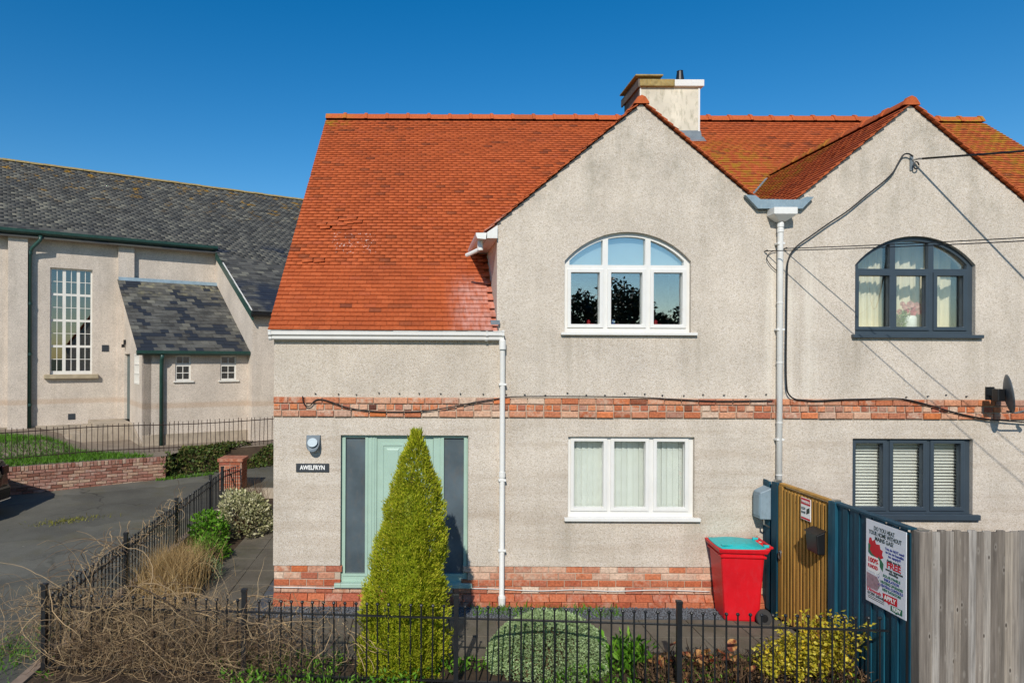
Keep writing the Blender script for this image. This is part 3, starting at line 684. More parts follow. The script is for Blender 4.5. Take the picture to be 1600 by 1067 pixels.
# ---------------- roofs
def tile_box(w_, l_, t_, lift):
    """lies on the slope: local x along the course, y up the slope, z off it; the tail is lifted"""
    x = w_/2
    return MB().hexa([(-x, 0, lift-t_), (x, 0, lift-t_), (x, l_, -.004), (-x, l_, -.004)], [(-x, 0, lift), (x, 0, lift), (x, l_, t_-.004), (-x, l_, t_-.004)])
def slope_frame(o, ux, vy):
    u = Vector(ux).normalized(); v = Vector(vy).normalized(); nn = u.cross(v)
    m = Matrix((u, v, nn)).transposed().to_4x4(); m.translation = Vector(o); return m
def lay(parent, frame, x0, x1, y0, y1, wd, gauge, ln, th, lift, inside, mat_i, mat_f, n_single, name, rank=None, field='tile_field', edit=None, jz=.0015, pre=None):
    base = tile_box(wd-.003, ln, th, lift); bv = np.array(base.v); bf = base.f
    me = base.mesh(name, mat_i); spots = []
    rows = int((y1-y0)/gauge)
    for r_ in range(rows):
        y = y0+r_*gauge; x = x0+((r_ % 2)*0.5)*wd+random.uniform(-.008, .008)-wd
        while x < x1+wd:
            a, b = max(x, x0), min(x+wd, x1)
            if b-a > .03:
                c = (a+b)/2; wp = frame @ Vector((c, y+gauge/2, 0))
                if inside(wp):
                    m = frame @ Matrix.Translation((c, y+random.uniform(-.003, .003), random.uniform(0, jz))) @ Matrix.Rotation(random.uniform(-.006, .006), 4, 'Z') @ Matrix.Rotation(random.uniform(-.006, .006), 4, 'Y') @ Matrix.Diagonal((((b-a)-.003)/(wd-.003), 1, 1, 1))
                    if edit: m = edit(r_, c, m)
                    spots.append((wp, m))
            x += wd
    if rank: spots.sort(key=lambda q: rank(q[0]))
    for wp, m in spots[:n_single]: link(name, me, parent, m if pre is None else m)
    rest = spots[n_single:]
    if rest:
        M_ = np.array([np.array(m) for _, m in rest]); V = np.einsum('nij,kj->nki', M_[:, :3, :3], bv)+M_[:, None, :3, 3]
        o = len(bv); F = np.concatenate([np.array(bf)+i*o for i in range(len(rest))])
        fast_mesh(field, V.reshape(-1, 3), F, mat_f, parent, 'stuff')
    return len(spots)
CAM = Vector((0, -9.2, 3.36)); near = lambda p: (p-CAM).length
def deck(house, polys, th=(0, 0, -.022), mat='tile_field'):
    mb = MB()
    for p in polys: mb.slab(p, th)
    return mb.build('roof', mat, house)
L3 = lambda x, y: (x, y, zm(y)-.012)
G3 = lambda x, y: (x, y, gz(x)-.012)
xv0, xv1 = X0-.06, X1+.05
# left house: the long front slope with a notch for the gable, the back slope and the gable's two slopes
def decks(sgn):
    f = (lambda x: x) if sgn > 0 else (lambda x: x)
    return None
roofL = deck(houseL, [[L3(xv0, -.1), L3(GL, -.1), L3(GL, yint(GL)), L3(GL, RIDGE_Y), L3(xv0, RIDGE_Y)],
                      [L3(GL, yint(GL)), L3(GA, yint(GA)), L3(GA, RIDGE_Y), L3(GL, RIDGE_Y)],
                      [L3(GA, yint(GA)), L3(XP, yint(XP)), L3(XP, RIDGE_Y), L3(GA, RIDGE_Y)],
                      [(xv0, RIDGE_Y, RIDGE_Z), (XP, RIDGE_Y, RIDGE_Z), (XP, 11.3, RIDGE_Z-5.66*SM), (xv0, 11.3, RIDGE_Z-5.66*SM)],
                      [G3(.95, 0.03), G3(GA, 0.03), G3(GA, yint(GA)), G3(.95, yint(.95))],
                      [G3(GA, 0.03), G3(4.66, 0.03), G3(4.66, yint(4.66)), G3(GA, yint(GA))]])
roofR = deck(houseR, [[L3(xv1, -.1), L3(xv1, RIDGE_Y), L3(GR, RIDGE_Y), L3(GR, yint(GR)), L3(GR, -.1)],
                      [L3(GR, yint(GR)), L3(GR, RIDGE_Y), L3(GB, RIDGE_Y), L3(GB, yint(GB))],
                      [L3(GB, yint(GB)), L3(GB, RIDGE_Y), L3(XP, RIDGE_Y), L3(XP, yint(XP))],
                      [(XP, RIDGE_Y, RIDGE_Z), (xv1, RIDGE_Y, RIDGE_Z), (xv1, 11.3, RIDGE_Z-5.66*SM), (XP, 11.3, RIDGE_Z-5.66*SM)],
                      [G3(5.0, 0.03), G3(5.0, yint(5.0)), G3(GB, yint(GB)), G3(GB, 0.03)],
                      [G3(GB, 0.03), G3(GB, yint(GB)), G3(8.71, yint(8.71)), G3(8.71, 0.03)]])
fm = slope_frame((0, -.135, zm(-.135)), (1, 0, 0), (0, 1, SM)); ln_main = (RIDGE_Y+.135)*math.sqrt(1+SM*SM)
def slipped(r_, c, m):
    if (r_ in (27, 28) and -1.62 < c < -1.12) or (r_ in (29, 30) and -1.3 < c < -.95) or (r_ == 17 and -1.75 < c < -1.4):
        k = random.uniform(.03, .075); return m @ Matrix.Translation((random.uniform(-.02, .02), -k, .02)) @ Matrix.Rotation(random.uniform(-.10, .16), 4, 'Z')
    return m
insL = lambda p: not (p.x > GL-.005 and p.y < yint(p.x)+.02)
insR = lambda p: not (p.x < GR+.005 and p.y < yint(p.x)+.02) and not (p.x < 5.9 and p.x > XP and 4.9 < p.y)
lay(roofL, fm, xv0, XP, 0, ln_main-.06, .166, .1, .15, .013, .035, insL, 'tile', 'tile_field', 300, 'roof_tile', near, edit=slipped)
lay(roofR, fm, XP, xv1, 0, ln_main-.06, .166, .1, .15, .013, .035, insR, 'tile', 'tile_field', 300, 'roof_tile', lambda p: near(p)+(50 if p.x > 7.4 else 0))
def gable_tiles(roof, xr, side, foot):
    fr = slope_frame((foot, -.06, gz(foot)), (0, -1 if side < 0 else 1, 0), (-side*1, 0, SG)) if False else None
    length = abs(xr-foot)*math.sqrt(1+SG*SG)
    if side < 0: fr = slope_frame((foot, 0, gz(foot)), (0, -1, 0), (1, 0, SG)); x0, x1 = -3.6, .065
    else: fr = slope_frame((foot, 0, gz(foot)), (0, 1, 0), (-1, 0, SG)); x0, x1 = -.065, 3.6
    ins = lambda p: p.y < yint(p.x)+.05
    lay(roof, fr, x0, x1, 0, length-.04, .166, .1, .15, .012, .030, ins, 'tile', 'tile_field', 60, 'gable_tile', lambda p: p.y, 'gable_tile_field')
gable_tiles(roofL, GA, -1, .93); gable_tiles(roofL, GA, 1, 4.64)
gable_tiles(roofR, GB, -1, 5.02); gable_tiles(roofR, GB, 1, 8.73)
# ridge tiles
def ridge_mesh(l_):
    mb = MB(); prof = [(-.125, -.085), (-.12, -.06), (-.06, .028), (0, .055), (.06, .028), (.12, -.06), (.125, -.085)]
    st = [(0, 1.0), (l_-.07, 1.0), (l_-.065, 1.17), (l_-.02, 1.17), (l_+.0, 1.10)]; vs = []
    for y, k in st: vs += [(x*k, y, (z+.085)*k-.085) for x, z in prof]
    m = len(prof)
    mb.add(vs, [(j*m+i, j*m+i+1, (j+1)*m+i+1, (j+1)*m+i) for j in range(len(st)-1) for i in range(m-1)]+[tuple(range(m-1, -1, -1)), tuple(range(4*m, 5*m))])
    return mb.mesh('ridge_tile', 'ridge')
rm = ridge_mesh(.44)
def ridge(roof, a, b, kk=1.0):
    a = Vector(a); b = Vector(b); d = (b-a); nn = max(1, round(d.length/.44)); k = d.length/nn/.44; d.normalize()
    for i in range(nn):
        p = a+d*(i*.44*k); m = slope_frame(p+Vector((0, 0, random.uniform(-.006, .006))), d.cross(Vector((0, 0, 1))), d) @ Matrix.Diagonal((kk, k, kk, 1))
        link('ridge_tile', rm, roof, m)
ridge(roofL, (xv0, RIDGE_Y, RIDGE_Z+.055), (XP, RIDGE_Y, RIDGE_Z+.05)); ridge(roofR, (5.9, RIDGE_Y, RIDGE_Z+.05), (xv1, RIDGE_Y, RIDGE_Z+.05))
ridge(roofL, (GA, yint(GA), GZ+.038), (GA, -.045, GZ+.038), .72); ridge(roofR, (GB, yint(GB), GZ+.042), (GB, -.045, GZ+.042), .78)
# valley lead
lead = MB().box(4.56, 5.08, 0.02, 1.95, 5.365, 5.40).build('valley_gutter', 'lead', houseR)
tray = [(1159.7, 304.3), (1179.4, 325.3), (1248.3, 325.3), (1266, 307), (1254, 307), (1245, 311), (1227, 311.5), (1203, 311), (1183, 311), (1175.4, 305)]
MB().slab([(FX(x), -.075, FZ(y)) for x, y in tray], (0, .06, 0)).build('lead_tray', 'lead', houseR)
def vstrip(xa, xb, h):
    a = Vector((xa, yint(xa), gz(xa)+.035)); b = Vector((xb, yint(xb), gz(xb)+.035)); s_ = Vector((.06, -.06, .03))
    return MB().slab([a-s_*2.6, b-s_*2.6, b+s_*.2, a+s_*.2], (0, 0, .02)).build('valley_lining', 'lead', h)
vstrip(5.05, GB-.2, houseR)
MB().box(1.0, 1.12, -.06, .06, 3.80, 3.86).build('lead_flashing', 'old_lead', houseL)

# ---------------- chimney
ch = MB().box(4.60, 5.84, 4.91, 5.9, 7.6, 8.96).build('chimney', 'chimney_render', houseR)
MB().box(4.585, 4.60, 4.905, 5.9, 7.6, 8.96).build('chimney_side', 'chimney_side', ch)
MB().box(4.575, 5.30, 4.84, 5.98, 8.955, 9.10).build('chimney_cap', 'lichen_cap', ch, bevel=.012)
MB().box(5.302, 5.91, 4.845, 5.98, 8.958, 9.095).build('cap_trim', 'upvc', ch, bevel=.01)
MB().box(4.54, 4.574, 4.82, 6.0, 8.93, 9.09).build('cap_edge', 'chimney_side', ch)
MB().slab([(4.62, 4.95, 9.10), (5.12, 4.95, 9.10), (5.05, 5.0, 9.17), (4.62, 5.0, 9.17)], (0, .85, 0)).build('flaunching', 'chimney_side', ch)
MB().box(4.50, 5.07, 4.86, 5.98, 9.172, 9.205).build('cap_slab', 'lichen_cap', ch, bevel=.008)
MB().lathe([(.085, 9.09), (.085, 9.13), (.06, 9.31), (.066, 9.32), (.05, 9.32)], (5.46, 4.99, 0), 'Z', 18).build('chimney_pot', 'black_plastic', ch, smooth=False)
MB().box(4.60, 4.626, 4.896, 4.912, 8.0, 8.955).build('corner_bead', 'upvc', ch); MB().box(5.806, 5.842, 4.896, 4.912, 8.0, 8.955).build('corner_bead', 'upvc', ch)
MB().slab([(5.25, 4.86, zm(4.86)+.03), (5.87, 4.86, zm(4.86)+.03), (5.86, 4.90, zm(4.9)+.16), (5.25, 4.90, zm(4.9)+.16)], (0, .01, 0)).build('chimney_flashing', 'old_lead', ch)
MB().slab([(5.0, 4.72, zm(4.72)+.035), (5.9, 4.72, zm(4.72)+.035), (5.9, 4.87, zm(4.87)+.04), (5.0, 4.87, zm(4.87)+.04)], (0, 0, .008)).build('chimney_apron', 'old_lead', ch)

# ---------------- gutters and downpipes
GP = [(-.02, 3.705), (-.02, 3.60), (-.075, 3.583), (-.095, 3.60), (-.10, 3.635), (-.128, 3.655), (-.132, 3.70), (-.138, 3.703), (-.138, 3.712), (-.12, 3.712), (-.115, 3.69), (-.035, 3.69), (-.035, 3.712)]
def gutter(h, xa, xb, joints):
    gt = MB().slab([(xa, y, z) for y, z in GP], (xb-xa, 0, 0)).build('gutter', 'white_pipe', h)
    big = [(-.018, 3.712), (-.018, 3.592), (-.08, 3.575), (-.102, 3.597), (-.106, 3.63), (-.134, 3.65), (-.139, 3.70), (-.145, 3.70), (-.145, 3.72), (-.02, 3.72)]
    for a, b in joints: MB().slab([(a, y, z) for y, z in big], (b-a, 0, 0)).build('gutter_joint', 'white_pipe', gt)
    return gt
gutter(houseL, -1.96, 1.165, [(-1.968, -1.93), (.925, .955), (1.14, 1.172)])
gutter(houseR, 8.5, X1+.03, [(8.49, 8.53)])
MB().box(xv0+.02, 1.086, -.019, -.002, 3.60, 3.73).build('fascia', 'upvc', houseL)
MB().box(8.574, X1, -.019, -.002, 3.60, 3.73).build('fascia', 'upvc', houseR)
def clips(x, zs, par, y=-.055):
    for z in zs: MB().box(x-.05, x+.05, y-.037, y+.05, z-.014, z+.014).build('pipe_clip', 'white_pipe', par, bevel=.004)
dpx = FX(782.5)+.012
dp = MB().tube([(dpx, -.08, 3.60), (dpx, -.08, 3.50), (dpx+.004, -.055, 3.42), (dpx+.006, -.055, .16), (dpx+.006, -.11, .05)], .036, 14).build('downpipe', 'white_pipe', houseL, smooth=True)
MB().lathe([(.046, 3.47), (.046, 3.585)], (dpx, -.08, 0), 'Z', 14).build('pipe_socket', 'white_pipe', dp)
MB().lathe([(.044, 1.76), (.044, 1.83)], (dpx+.006, -.055, 0), 'Z', 14).build('pipe_socket', 'white_pipe', dp)
MB().lathe([(.044, .05), (.05, .16), (.044, .18)], (dpx+.006, -.085, 0), 'Z', 14).build('pipe_shoe', 'white_pipe', dp)
clips(dpx+.006, (3.0, 1.72, .78), dp)
hx = FX(1215)
dp2 = MB().tube([(hx, -.07, 5.22), (hx, -.06, 5.1), (hx-.004, -.06, 0.06)], .037, 14).build('downpipe', 'white_pipe', houseR, smooth=True)
hp = MB().hexa([(hx-.05, -.115, 5.19), (hx+.05, -.115, 5.19), (hx+.05, -.012, 5.19), (hx-.05, -.012, 5.19)], [(hx-.155, -.2, 5.27), (hx+.155, -.2, 5.27), (hx+.155, -.005, 5.27), (hx-.155, -.005, 5.27)])
hp.box(hx-.155, hx+.155, -.2, -.005, 5.27, 5.36).build('hopper', 'white_pipe', dp2, bevel=.006)
for z in (5.12, 5.05): MB().lathe([(.043, z), (.043, z+.05)], (hx, -.062, 0), 'Z', 14).build('pipe_socket', 'white_pipe', dp2)
for z in (4.1, 3.3, 2.5, 1.8): MB().lathe([(.0425, z), (.0425, z+.012)], (hx-.002, -.06, 0), 'Z', 14).build('pipe_socket', 'white_pipe', dp2)
clips(hx, (4.9, 3.75, 2.28), dp2)
# gable eaves of the left house: boxed end and short gutter running back
be = MB().slab([(.945, -.07, 4.955), (1.084, -.07, 4.955), (1.084, -.07, 5.13), (.945, -.07, 5.035)], (0, .10, 0)).build('eaves_box', 'upvc', houseL)
MB().slab([(.945, .03, 4.955), (1.084, .03, 4.955), (1.084, .03, 5.09), (.945, .03, 5.02)], (0, 1.5, 0)).build('soffit', 'upvc', houseL)
gg = MB().slab([(.80, -.05, 4.99), (.815, -.05, 4.955), (.93, -.05, 4.945), (.94, -.05, 5.03), (.795, -.05, 5.03)], (0, 1.45, 0)).build('gable_gutter', 'white_pipe', houseL)
MB().lathe([(.04, 4.82), (.04, 4.95)], (.87, .12, 0), 'Z', 12).build('gutter_outlet', 'white_pipe', gg)
MB().tube([(.87, .12, 4.84), (.74, .25, 4.79), (.70, .3, 4.78)], .03, 8).build('outlet_spout', 'white_pipe', gg)

# ================================================================== THINGS ON THE HOUSES
# wall lamp
lx, lz = FX(490.5), FZ(692)
wl = thing('wall_lamp', 'small grey wedge-shaped wall lamp above the house name plate', 'lamp', (lx, 0, lz))
bodyp = [(lx-.095, lz+.10), (lx+.095, lz+.10), (lx+.095, lz+.0)]+[(lx+.095*math.cos(a), lz-.0-.11*math.sin(a)) for a in np.linspace(.2, math.pi-.2, 8)]+[(lx-.095, lz)]
MB().slab([(x, -.012, z) for x, z in bodyp], (0, .012, 0)).build('back_plate', 'lamp_grey', wl)
mb = MB(); top = [(x, -.012, z) for x, z in bodyp]; low = [(lx+(x-lx)*.92, -.02-.11*max(0, min(1, (lz+.10-z)/.18)), z) for x, z in bodyp]
nn = len(top); mb.add(top+low, [(i, (i+1) % nn, (i+1) % nn+nn, i+nn) for i in range(nn)]+[tuple(range(2*nn-1, nn-1, -1))]); mb.build('housing', 'lamp_grey', wl)
mb = MB(); ring = [(lx+.066*math.cos(a), -.107+.036*math.sin(a), lz+.012+.055*math.sin(a)) for a in np.linspace(0, 2*math.pi, 20, endpoint=False)]
mb.slab(ring, (0, -.008, .004)).build('lens', 'lamp_lens', wl)
# name plate
px0, px1, pz0, pz1 = FX(463.5), FX(515), FZ(737.5), FZ(724.5)
npl = thing('name_plate', 'dark slate house name plate lettered AWELFRYN in white', 'sign', ((px0+px1)/2, 0, pz0))
MB().box(px0, px1, -.018, 0.0, pz0, pz1).build('plate', 'sign_slate', npl, bevel=.003)
tm = text_mesh('AWELFRYN', .082, 'sign_white', bold=.0022, sx=.74); w_ = max(v.co.x for v in tm.vertices)-min(v.co.x for v in tm.vertices)
link('lettering', tm, npl, Matrix.Translation(((px0+px1)/2, -.0195, (pz0+pz1)/2)) @ Matrix.Rotation(R(90), 4, 'X') @ Matrix.Diagonal((.335/w_, 1, 1, 1)))
# cables on the wall (pixel-measured runs lying on the plane of the wall)
def wallrun(name, label, pts, r, y=-.022, hang=None):
    P_ = [(FX(x), y, FZ(z)) for x, z in pts]
    Q = []
    for i in range(len(P_)-1):
        p0, p1, p2, p3 = [np.array(P_[max(0, min(len(P_)-1, i+k))]) for k in (-1, 0, 1, 2)]
        for t_ in np.linspace(0, 1, 6, endpoint=False):
            Q.append(tuple(0.5*((2*p1)+(-p0+p2)*t_+(2*p0-5*p1+4*p2-p3)*t_**2+(-p0+3*p1-3*p2+p3)*t_**3)))
    Q.append(P_[-1])
    return tag(MB().tube(Q, r, 6).build(name, 'cable', smooth=True), label, 'cable')
wallrun('wall_cable', 'black cable sagging across the brick band beside the front door', [(474, 619), (475, 628), (479, 634), (486, 634), (492, 627), (500, 624), (515, 627), (545, 637), (580, 642), (620, 643), (660, 642), (700, 636), (745, 627), (777, 622), (800, 619), (860, 618), (930, 618), (1000, 619), (1060, 622), (1105, 624), (1150, 624), (1205, 623)], .008, -.052)
wallrun('service_cable', 'thick black cable dropping from the gable bracket beside the right downpipe', [(1421, 243), (1414, 239), (1406, 241), (1398, 254), (1390, 268), (1375, 283), (1350, 303), (1320, 328), (1290, 348), (1262, 368), (1245, 380), (1233, 393), (1227, 410), (1226, 440), (1225.5, 500), (1225, 560), (1226, 598), (1229, 612), (1238, 620), (1252, 622), (1275, 623), (1310, 621), (1350, 620), (1395, 619), (1420, 622), (1455, 631), (1490, 641), (1530, 649), (1570, 653), (1640, 657), (1700, 657)], .010, -.052)
wallrun('thin_cable', 'thin white cable tacked along the brick plinth', [(430, 917), (520, 918), (640, 918), (760, 918), (840, 921), (900, 919), (960, 921), (1030, 919), (1110, 921)], .006, -.024)
bpy.data.objects['thin_cable'].data.materials[0] = MATS['white_pipe']
# bracket and overhead wires
bx, bz = FX(1424), FZ(251)
br = thing('cable_bracket', 'grey metal cable bracket bolted high on the right gable', 'bracket', (bx, 0, bz))
MB().box(bx-.035, bx+.01, -.012, 0, bz-.11, bz+.09).build('bracket_plate', 'old_lead', br)
MB().tube([(bx, -.01, bz+.03), (bx+.03, -.08, bz+.03), (bx+.05, -.12, bz+.02)], .012, 8).build('hook', 'steel', br)
MB().tube([(bx+.02+.035*math.cos(a), -.05, bz-.05+.05*math.sin(a)) for a in np.linspace(0, 6.0, 12)], .009, 6).build('cable_loop', 'cable', br)
def wire(name, label, a, d, ln, r, sag=.018, mat='cable'):
    a = Vector(a); d = Vector(d); pts = []
    for i in range(41):
        t_ = ln*i/40; pts.append(a+d*t_+Vector((0, 0, sag*t_*t_*.5)))
    return tag(MB().tube(pts, r, 5).build(name, mat, smooth=True), label, 'wire')
wire('overhead_wire', 'black overhead wire running right from the gable bracket', (bx+.05, -.12, bz+.02), (.648, -1, -.193), 26, .014)
wire('overhead_wire', 'upper of two thin phone wires crossing the grey arched window', (FX(1224), -.03, FZ(386.5)), (.744, -1, -.115), 24, .006)
wire('overhead_wire', 'lower of two thin phone wires crossing the grey arched window', (FX(1194), -.03, FZ(390.5)), (.70, -1, -.125), 24, .006)
for x, z, lb in ((1224, 386.5, 'upper'), (1194, 390.5, 'lower')):
    tag(MB().tube([(FX(x), 0, FZ(z)), (FX(x), -.04, FZ(z)), (FX(x)+.02, -.05, FZ(z)+.01)], .008, 6).build('wall_eye', 'cable'), 'small wall eye holding the %s phone wire by the downpipe' % lb, 'wall eye')
wallrun('phone_drop', 'thin slack phone wire looping behind the right downpipe', [(1222, 387), (1205, 391), (1198, 396), (1196, 402), (1200, 410), (1210, 420), (1222, 425)], .005, -.03)
# satellite dish
dx_, dz_ = FX(1572), FZ(612)
sd = thing('satellite_dish', 'dark grey satellite dish on the wall above the brick band', 'satellite dish', (dx_-.1, 0, dz_))
mb = MB(); rings = 7; seg = 28; vs = []
dn = Vector((.86, -.48, .12)).normalized(); da = dn.cross(Vector((0, 0, 1))).normalized(); db = da.cross(dn)
dc = Vector((FX(1573)-.02, -.30, dz_+.0))
dc = Vector((dc.x*(9.2-.30)/9.2, -.30, 3.36+(dz_-3.36)*(8.9/9.2)))
for side, o_ in ((0, 0.0), (1, -.008)):
    for i in range(rings+1):
        r_ = .255*i/rings
        for k in range(seg):
            a = 2*math.pi*k/seg; vs.append(dc+da*(r_*.86*math.cos(a))+db*(r_*math.sin(a))+dn*(.05*(r_/.255)**2+o_))
fs = []; per = (rings+1)*seg
for sidx in (0, 1):
    for i in range(rings):
        for k in range(seg):
            q = (sidx*per+i*seg+k, sidx*per+i*seg+(k+1) % seg, sidx*per+(i+1)*seg+(k+1) % seg, sidx*per+(i+1)*seg+k); fs.append(q if sidx == 0 else q[::-1])
fs += [(rings*seg+k, rings*seg+(k+1) % seg, per+rings*seg+(k+1) % seg, per+rings*seg+k) for k in range(seg)]
mb.add(vs, fs).build('reflector', 'dish_grey', sd, smooth=True)
wp = Vector((dx_-.22, 0, dz_-.02))
MB().box(wp.x-.06, wp.x+.06, -.012, 0, wp.z-.12, wp.z+.12).build('wall_plate', 'black_plastic', sd)
MB().tube([wp+Vector((0, -.01, 0)), wp+Vector((0, -.2, .0)), wp+Vector((.02, -.26, .03)), dc-dn*.03], .022, 10).build('mast_arm', 'black_plastic', sd)
MB().box(dc.x-.13, dc.x-.03, dc.y-.05, dc.y+.05, dc.z-.09, dc.z+.07).build('clamp', 'black_plastic', sd, bevel=.01)
arm_end = dc+dn*.38-db*.18
MB().tube([dc-db*.22-dn*.01, dc-db*.25+dn*.08, arm_end], .011, 8).build('feed_arm', 'dish_grey', sd)
MB().tube([arm_end, arm_end+Vector((-.05, .01, .06))], [.03, .02], 10).build('receiver', 'dish_grey', sd)

# ================================================================== BEHIND THE GLASS
def blind_slat(w_, h_): return MB().box(-w_/2, w_/2, -.0008, .0008, 0, h_)
vb = thing('vertical_blind', 'pale vertical blind hanging behind the lower white window', 'blind', (2.9, .22, 1.3))
MB().box(FX(892), FX(1082), .17, .21, FZ(690)+.02, FZ(690)+.06).build('head_rail', 'blind', vb)
me = blind_slat(.089, FZ(690)-FZ(800)).mesh('slat', 'blind'); x = FX(893)
while x < FX(1081):
    link('slat', me, vb, Matrix.Translation((x, .19, FZ(801))) @ Matrix.Rotation(R(16+random.uniform(-4, 4)), 4, 'Z')); x += .078
pl = [(FX(1341), FX(1384)), (FX(1400), FX(1447)), (FX(1464), FX(1506))]
me = MB().box(-.5, .5, -.0225, .0225, -.001, .001).mesh('slat', 'venetian')
for (a, b), nm in zip(pl, ('left', 'middle', 'right')):
    v_ = thing('venetian_blind', 'white slatted blind in the %s pane of the lower grey window' % nm, 'blind', ((a+b)/2, .2, FZ(790)), 'slatted blinds in the lower grey window')
    MB().box(a-.04, b+.04, .165, .215, FZ(690)+.01, FZ(690)+.05).build('head_rail', 'venetian', v_)
    z = FZ(690)-.02
    while z > FZ(797):
        link('slat', me, v_, Matrix.Translation(((a+b)/2, .19, z)) @ Matrix.Rotation(R(38+random.uniform(-3, 3)), 4, 'X') @ Matrix.Diagonal((b-a+.08, 1, 1, 1))); z -= .042
rb = tag(MB().box(FX(884), FX(1078), .15, .153, FZ(416), FZ(362)).build('roller_blind', 'roller'), 'pale roller blind behind the arched lights of the white window', 'blind')
def curtain(label, xa, xb, y, z0, z1, ph):
    mb = MB(); N_ = 60; vs = []
    for i in range(N_+1):
        x = xa+(xb-xa)*i/N_; yy = y+.03*math.sin(i*.62+ph)+.014*math.sin(i*1.7+ph*2)
        vs += [(x, yy, z0), (x+.01*math.sin(i*.5), yy*1.0+.004*math.sin(i), (z0+z1)/2), (x, yy, z1)]
    fs = [(i*3+k, i*3+3+k, i*3+4+k, i*3+1+k) for i in range(N_) for k in (0, 1)]
    return tag(mb.add(vs, fs).build('curtain', 'curtain', smooth=True), label, 'curtain')
curtain('cream curtain behind the left pane of the grey arched window', FX(1350), FX(1404), .34, FZ(528), FZ(366), .3)
curtain('cream curtain behind the flower vase in the grey arched window', FX(1426), FX(1524), .40, FZ(528), FZ(366), 1.9)
tag(MB().box(FX(1330), FX(1545), .125, .34, FZ(509)-.03, FZ(509)).build('window_board', 'upvc'), 'white inner window board under the flower vase', 'window board')
vx, vz = FX(1438), FZ(509)
va = thing('flower_vase', 'white vase of pink artificial roses inside the grey arched window', 'vase', (vx, .22, vz))
MB().lathe([(.085, vz+.002), (.095, vz+.03), (.095, vz+.13), (.088, vz+.165), (.07, vz+.18), (.05, vz+.18)], (vx, .22, 0), 'Z', 24).build('vase', 'vase_white', va, smooth=True)
roses = [(-.08, .30, .036, 0), (-.02, .33, .045, 0), (.075, .315, .048, 0), (-.05, .255, .04, 1), (.02, .225, .042, 1), (.085, .24, .036, 0), (.03, .285, .036, 1), (-.115, .24, .034, 0), (-.10, .34, .03, 0)]
for rx, rz_, rr, kd in roses:
    rr *= .82; mb = MB(); c = Vector((vx+rx*1.2, .20+random.uniform(-.03, .02), vz+rz_*1.05-.02))
    for layer in range(4):
        for k in range(6):
            a = k*math.pi/3+layer*.5; rad = rr*(.25+.25*layer); d = Vector((math.cos(a), -.35*(1-layer/4), math.sin(a)))
            p = c+Vector((math.cos(a)*rad*.6, -rr*.7*(1-layer/4), math.sin(a)*rad*.6)); s_ = Vector((-math.sin(a), 0, math.cos(a)))*rad*.62; o_ = Vector((math.cos(a), -.5, math.sin(a)))*rad*.7
            mb.add([p-s_, p+s_, p+s_*.8+o_, p+o_*1.2, p-s_*.8+o_], [(0, 1, 2, 3, 4)])
    mb.lathe([(.3*rr, -.4*rr), (.75*rr, 0), (.55*rr, .5*rr), (.1*rr, .7*rr)], c, 'Y', 8).build('rose', 'petal_deep' if kd else 'petal', va)
n = 220; P = np.stack([vx-.1+rng.normal(0, .03, n), .17+rng.normal(0, .02, n), vz+rng.uniform(.02, .24, n)], 1); D = rand_dirs(n); D[:, 2] -= .6
V, F = leaves_geo(P, D, .035, .012); fast_mesh('trailing_leaves', V, F, 'hebe', va, 'stuff')
for x, mt, lb in ((922, 'toy_red', 'small red toy on the sill behind the left white pane'), (961, 'toy_blue', 'tiny blue and red toy behind the middle white pane'), (1029, 'toy_red', 'small red toy behind the right white pane')):
    X_ = FX(x)+.03; z_ = FZ(507); t_ = thing('toy', lb, 'toy', (X_, .2, z_))
    MB().lathe([(.035, 0), (.04, .02), (.02, .045), (.026, .065), (.012, .085)], (X_, .2, z_), 'Z', 10).build('toy_body', mt, t_, smooth=True)
    MB().box(X_+.03, X_+.075, .18, .22, z_, z_+.03).build('toy_base', 'toy_red', t_, bevel=.005)
tag(MB().box(FX(880), FX(1082), .125, .32, FZ(507)-.03, FZ(507)).build('window_board', 'upvc'), 'white inner window board under the toys', 'window board')
# ================================================================== THE CHURCH HALL (built in its own frame, turned 32 degrees)
CA = Vector((-11.336, 11.3, 0)); MC = Matrix.Translation(CA) @ Matrix.Rotation(R(32), 4, 'Z')
chh = thing('church_hall', 'grey rendered church hall with long slate roof and tall white window', 'building', CA)
def cb(name, mat, mb, parent=chh, **k): return mb.build(name, mat, parent, mtx=MC, **k)
WX0, WX1, WZ0, WZ1 = .30, 1.47, 2.79, 6.03
SE, EZ, TP = 5.22, 7.05, .587
fill_wall([(-14, .3), (SE+.3, .3), (SE+.3, EZ), (-14, EZ)], [[(WX0, WZ0), (WX1, WZ0), (WX1, WZ1), (WX0, WZ1)]], 0, .4, 'church_render', 'wall', chh, MC)
cb('pilaster', 'church_render', MB().box(-.80, -.30, -.22, -.001, .3, 6.86)); cb('pilaster', 'church_render', MB().box(2.19, 2.66, -.16, -.001, .3, 6.86))
cb('aisle_wall', 'church_render', MB().slab([(SE+.06, .4, .3), (SE+.06, -3.9, .3), (SE+.06, -3.9, 4.62), (SE+.06, 0.4, 4.62+.587*4.3-.05)], (.3, 0, 0)))
cb('aisle_front', 'church_render', MB().box(SE+.36, 14, -3.9, -3.6, .3, 4.66))
cb('end_wall', 'church_render', MB().box(13.7, 14, -3.6, 9, .3, 6.6))
cb('back_wall', 'church_render', MB().box(-14, 14, 11.4, 11.7, .3, 7))
cb('plinth_stones', 'concrete', MB().box(-14, 2.18, -.05, -.001, .3, 1.25))
cb('window_sill', 'stone_sill', MB().box(WX0-.16, WX1+.16, -.14, .06, WZ0-.13, WZ0), bevel=.01)
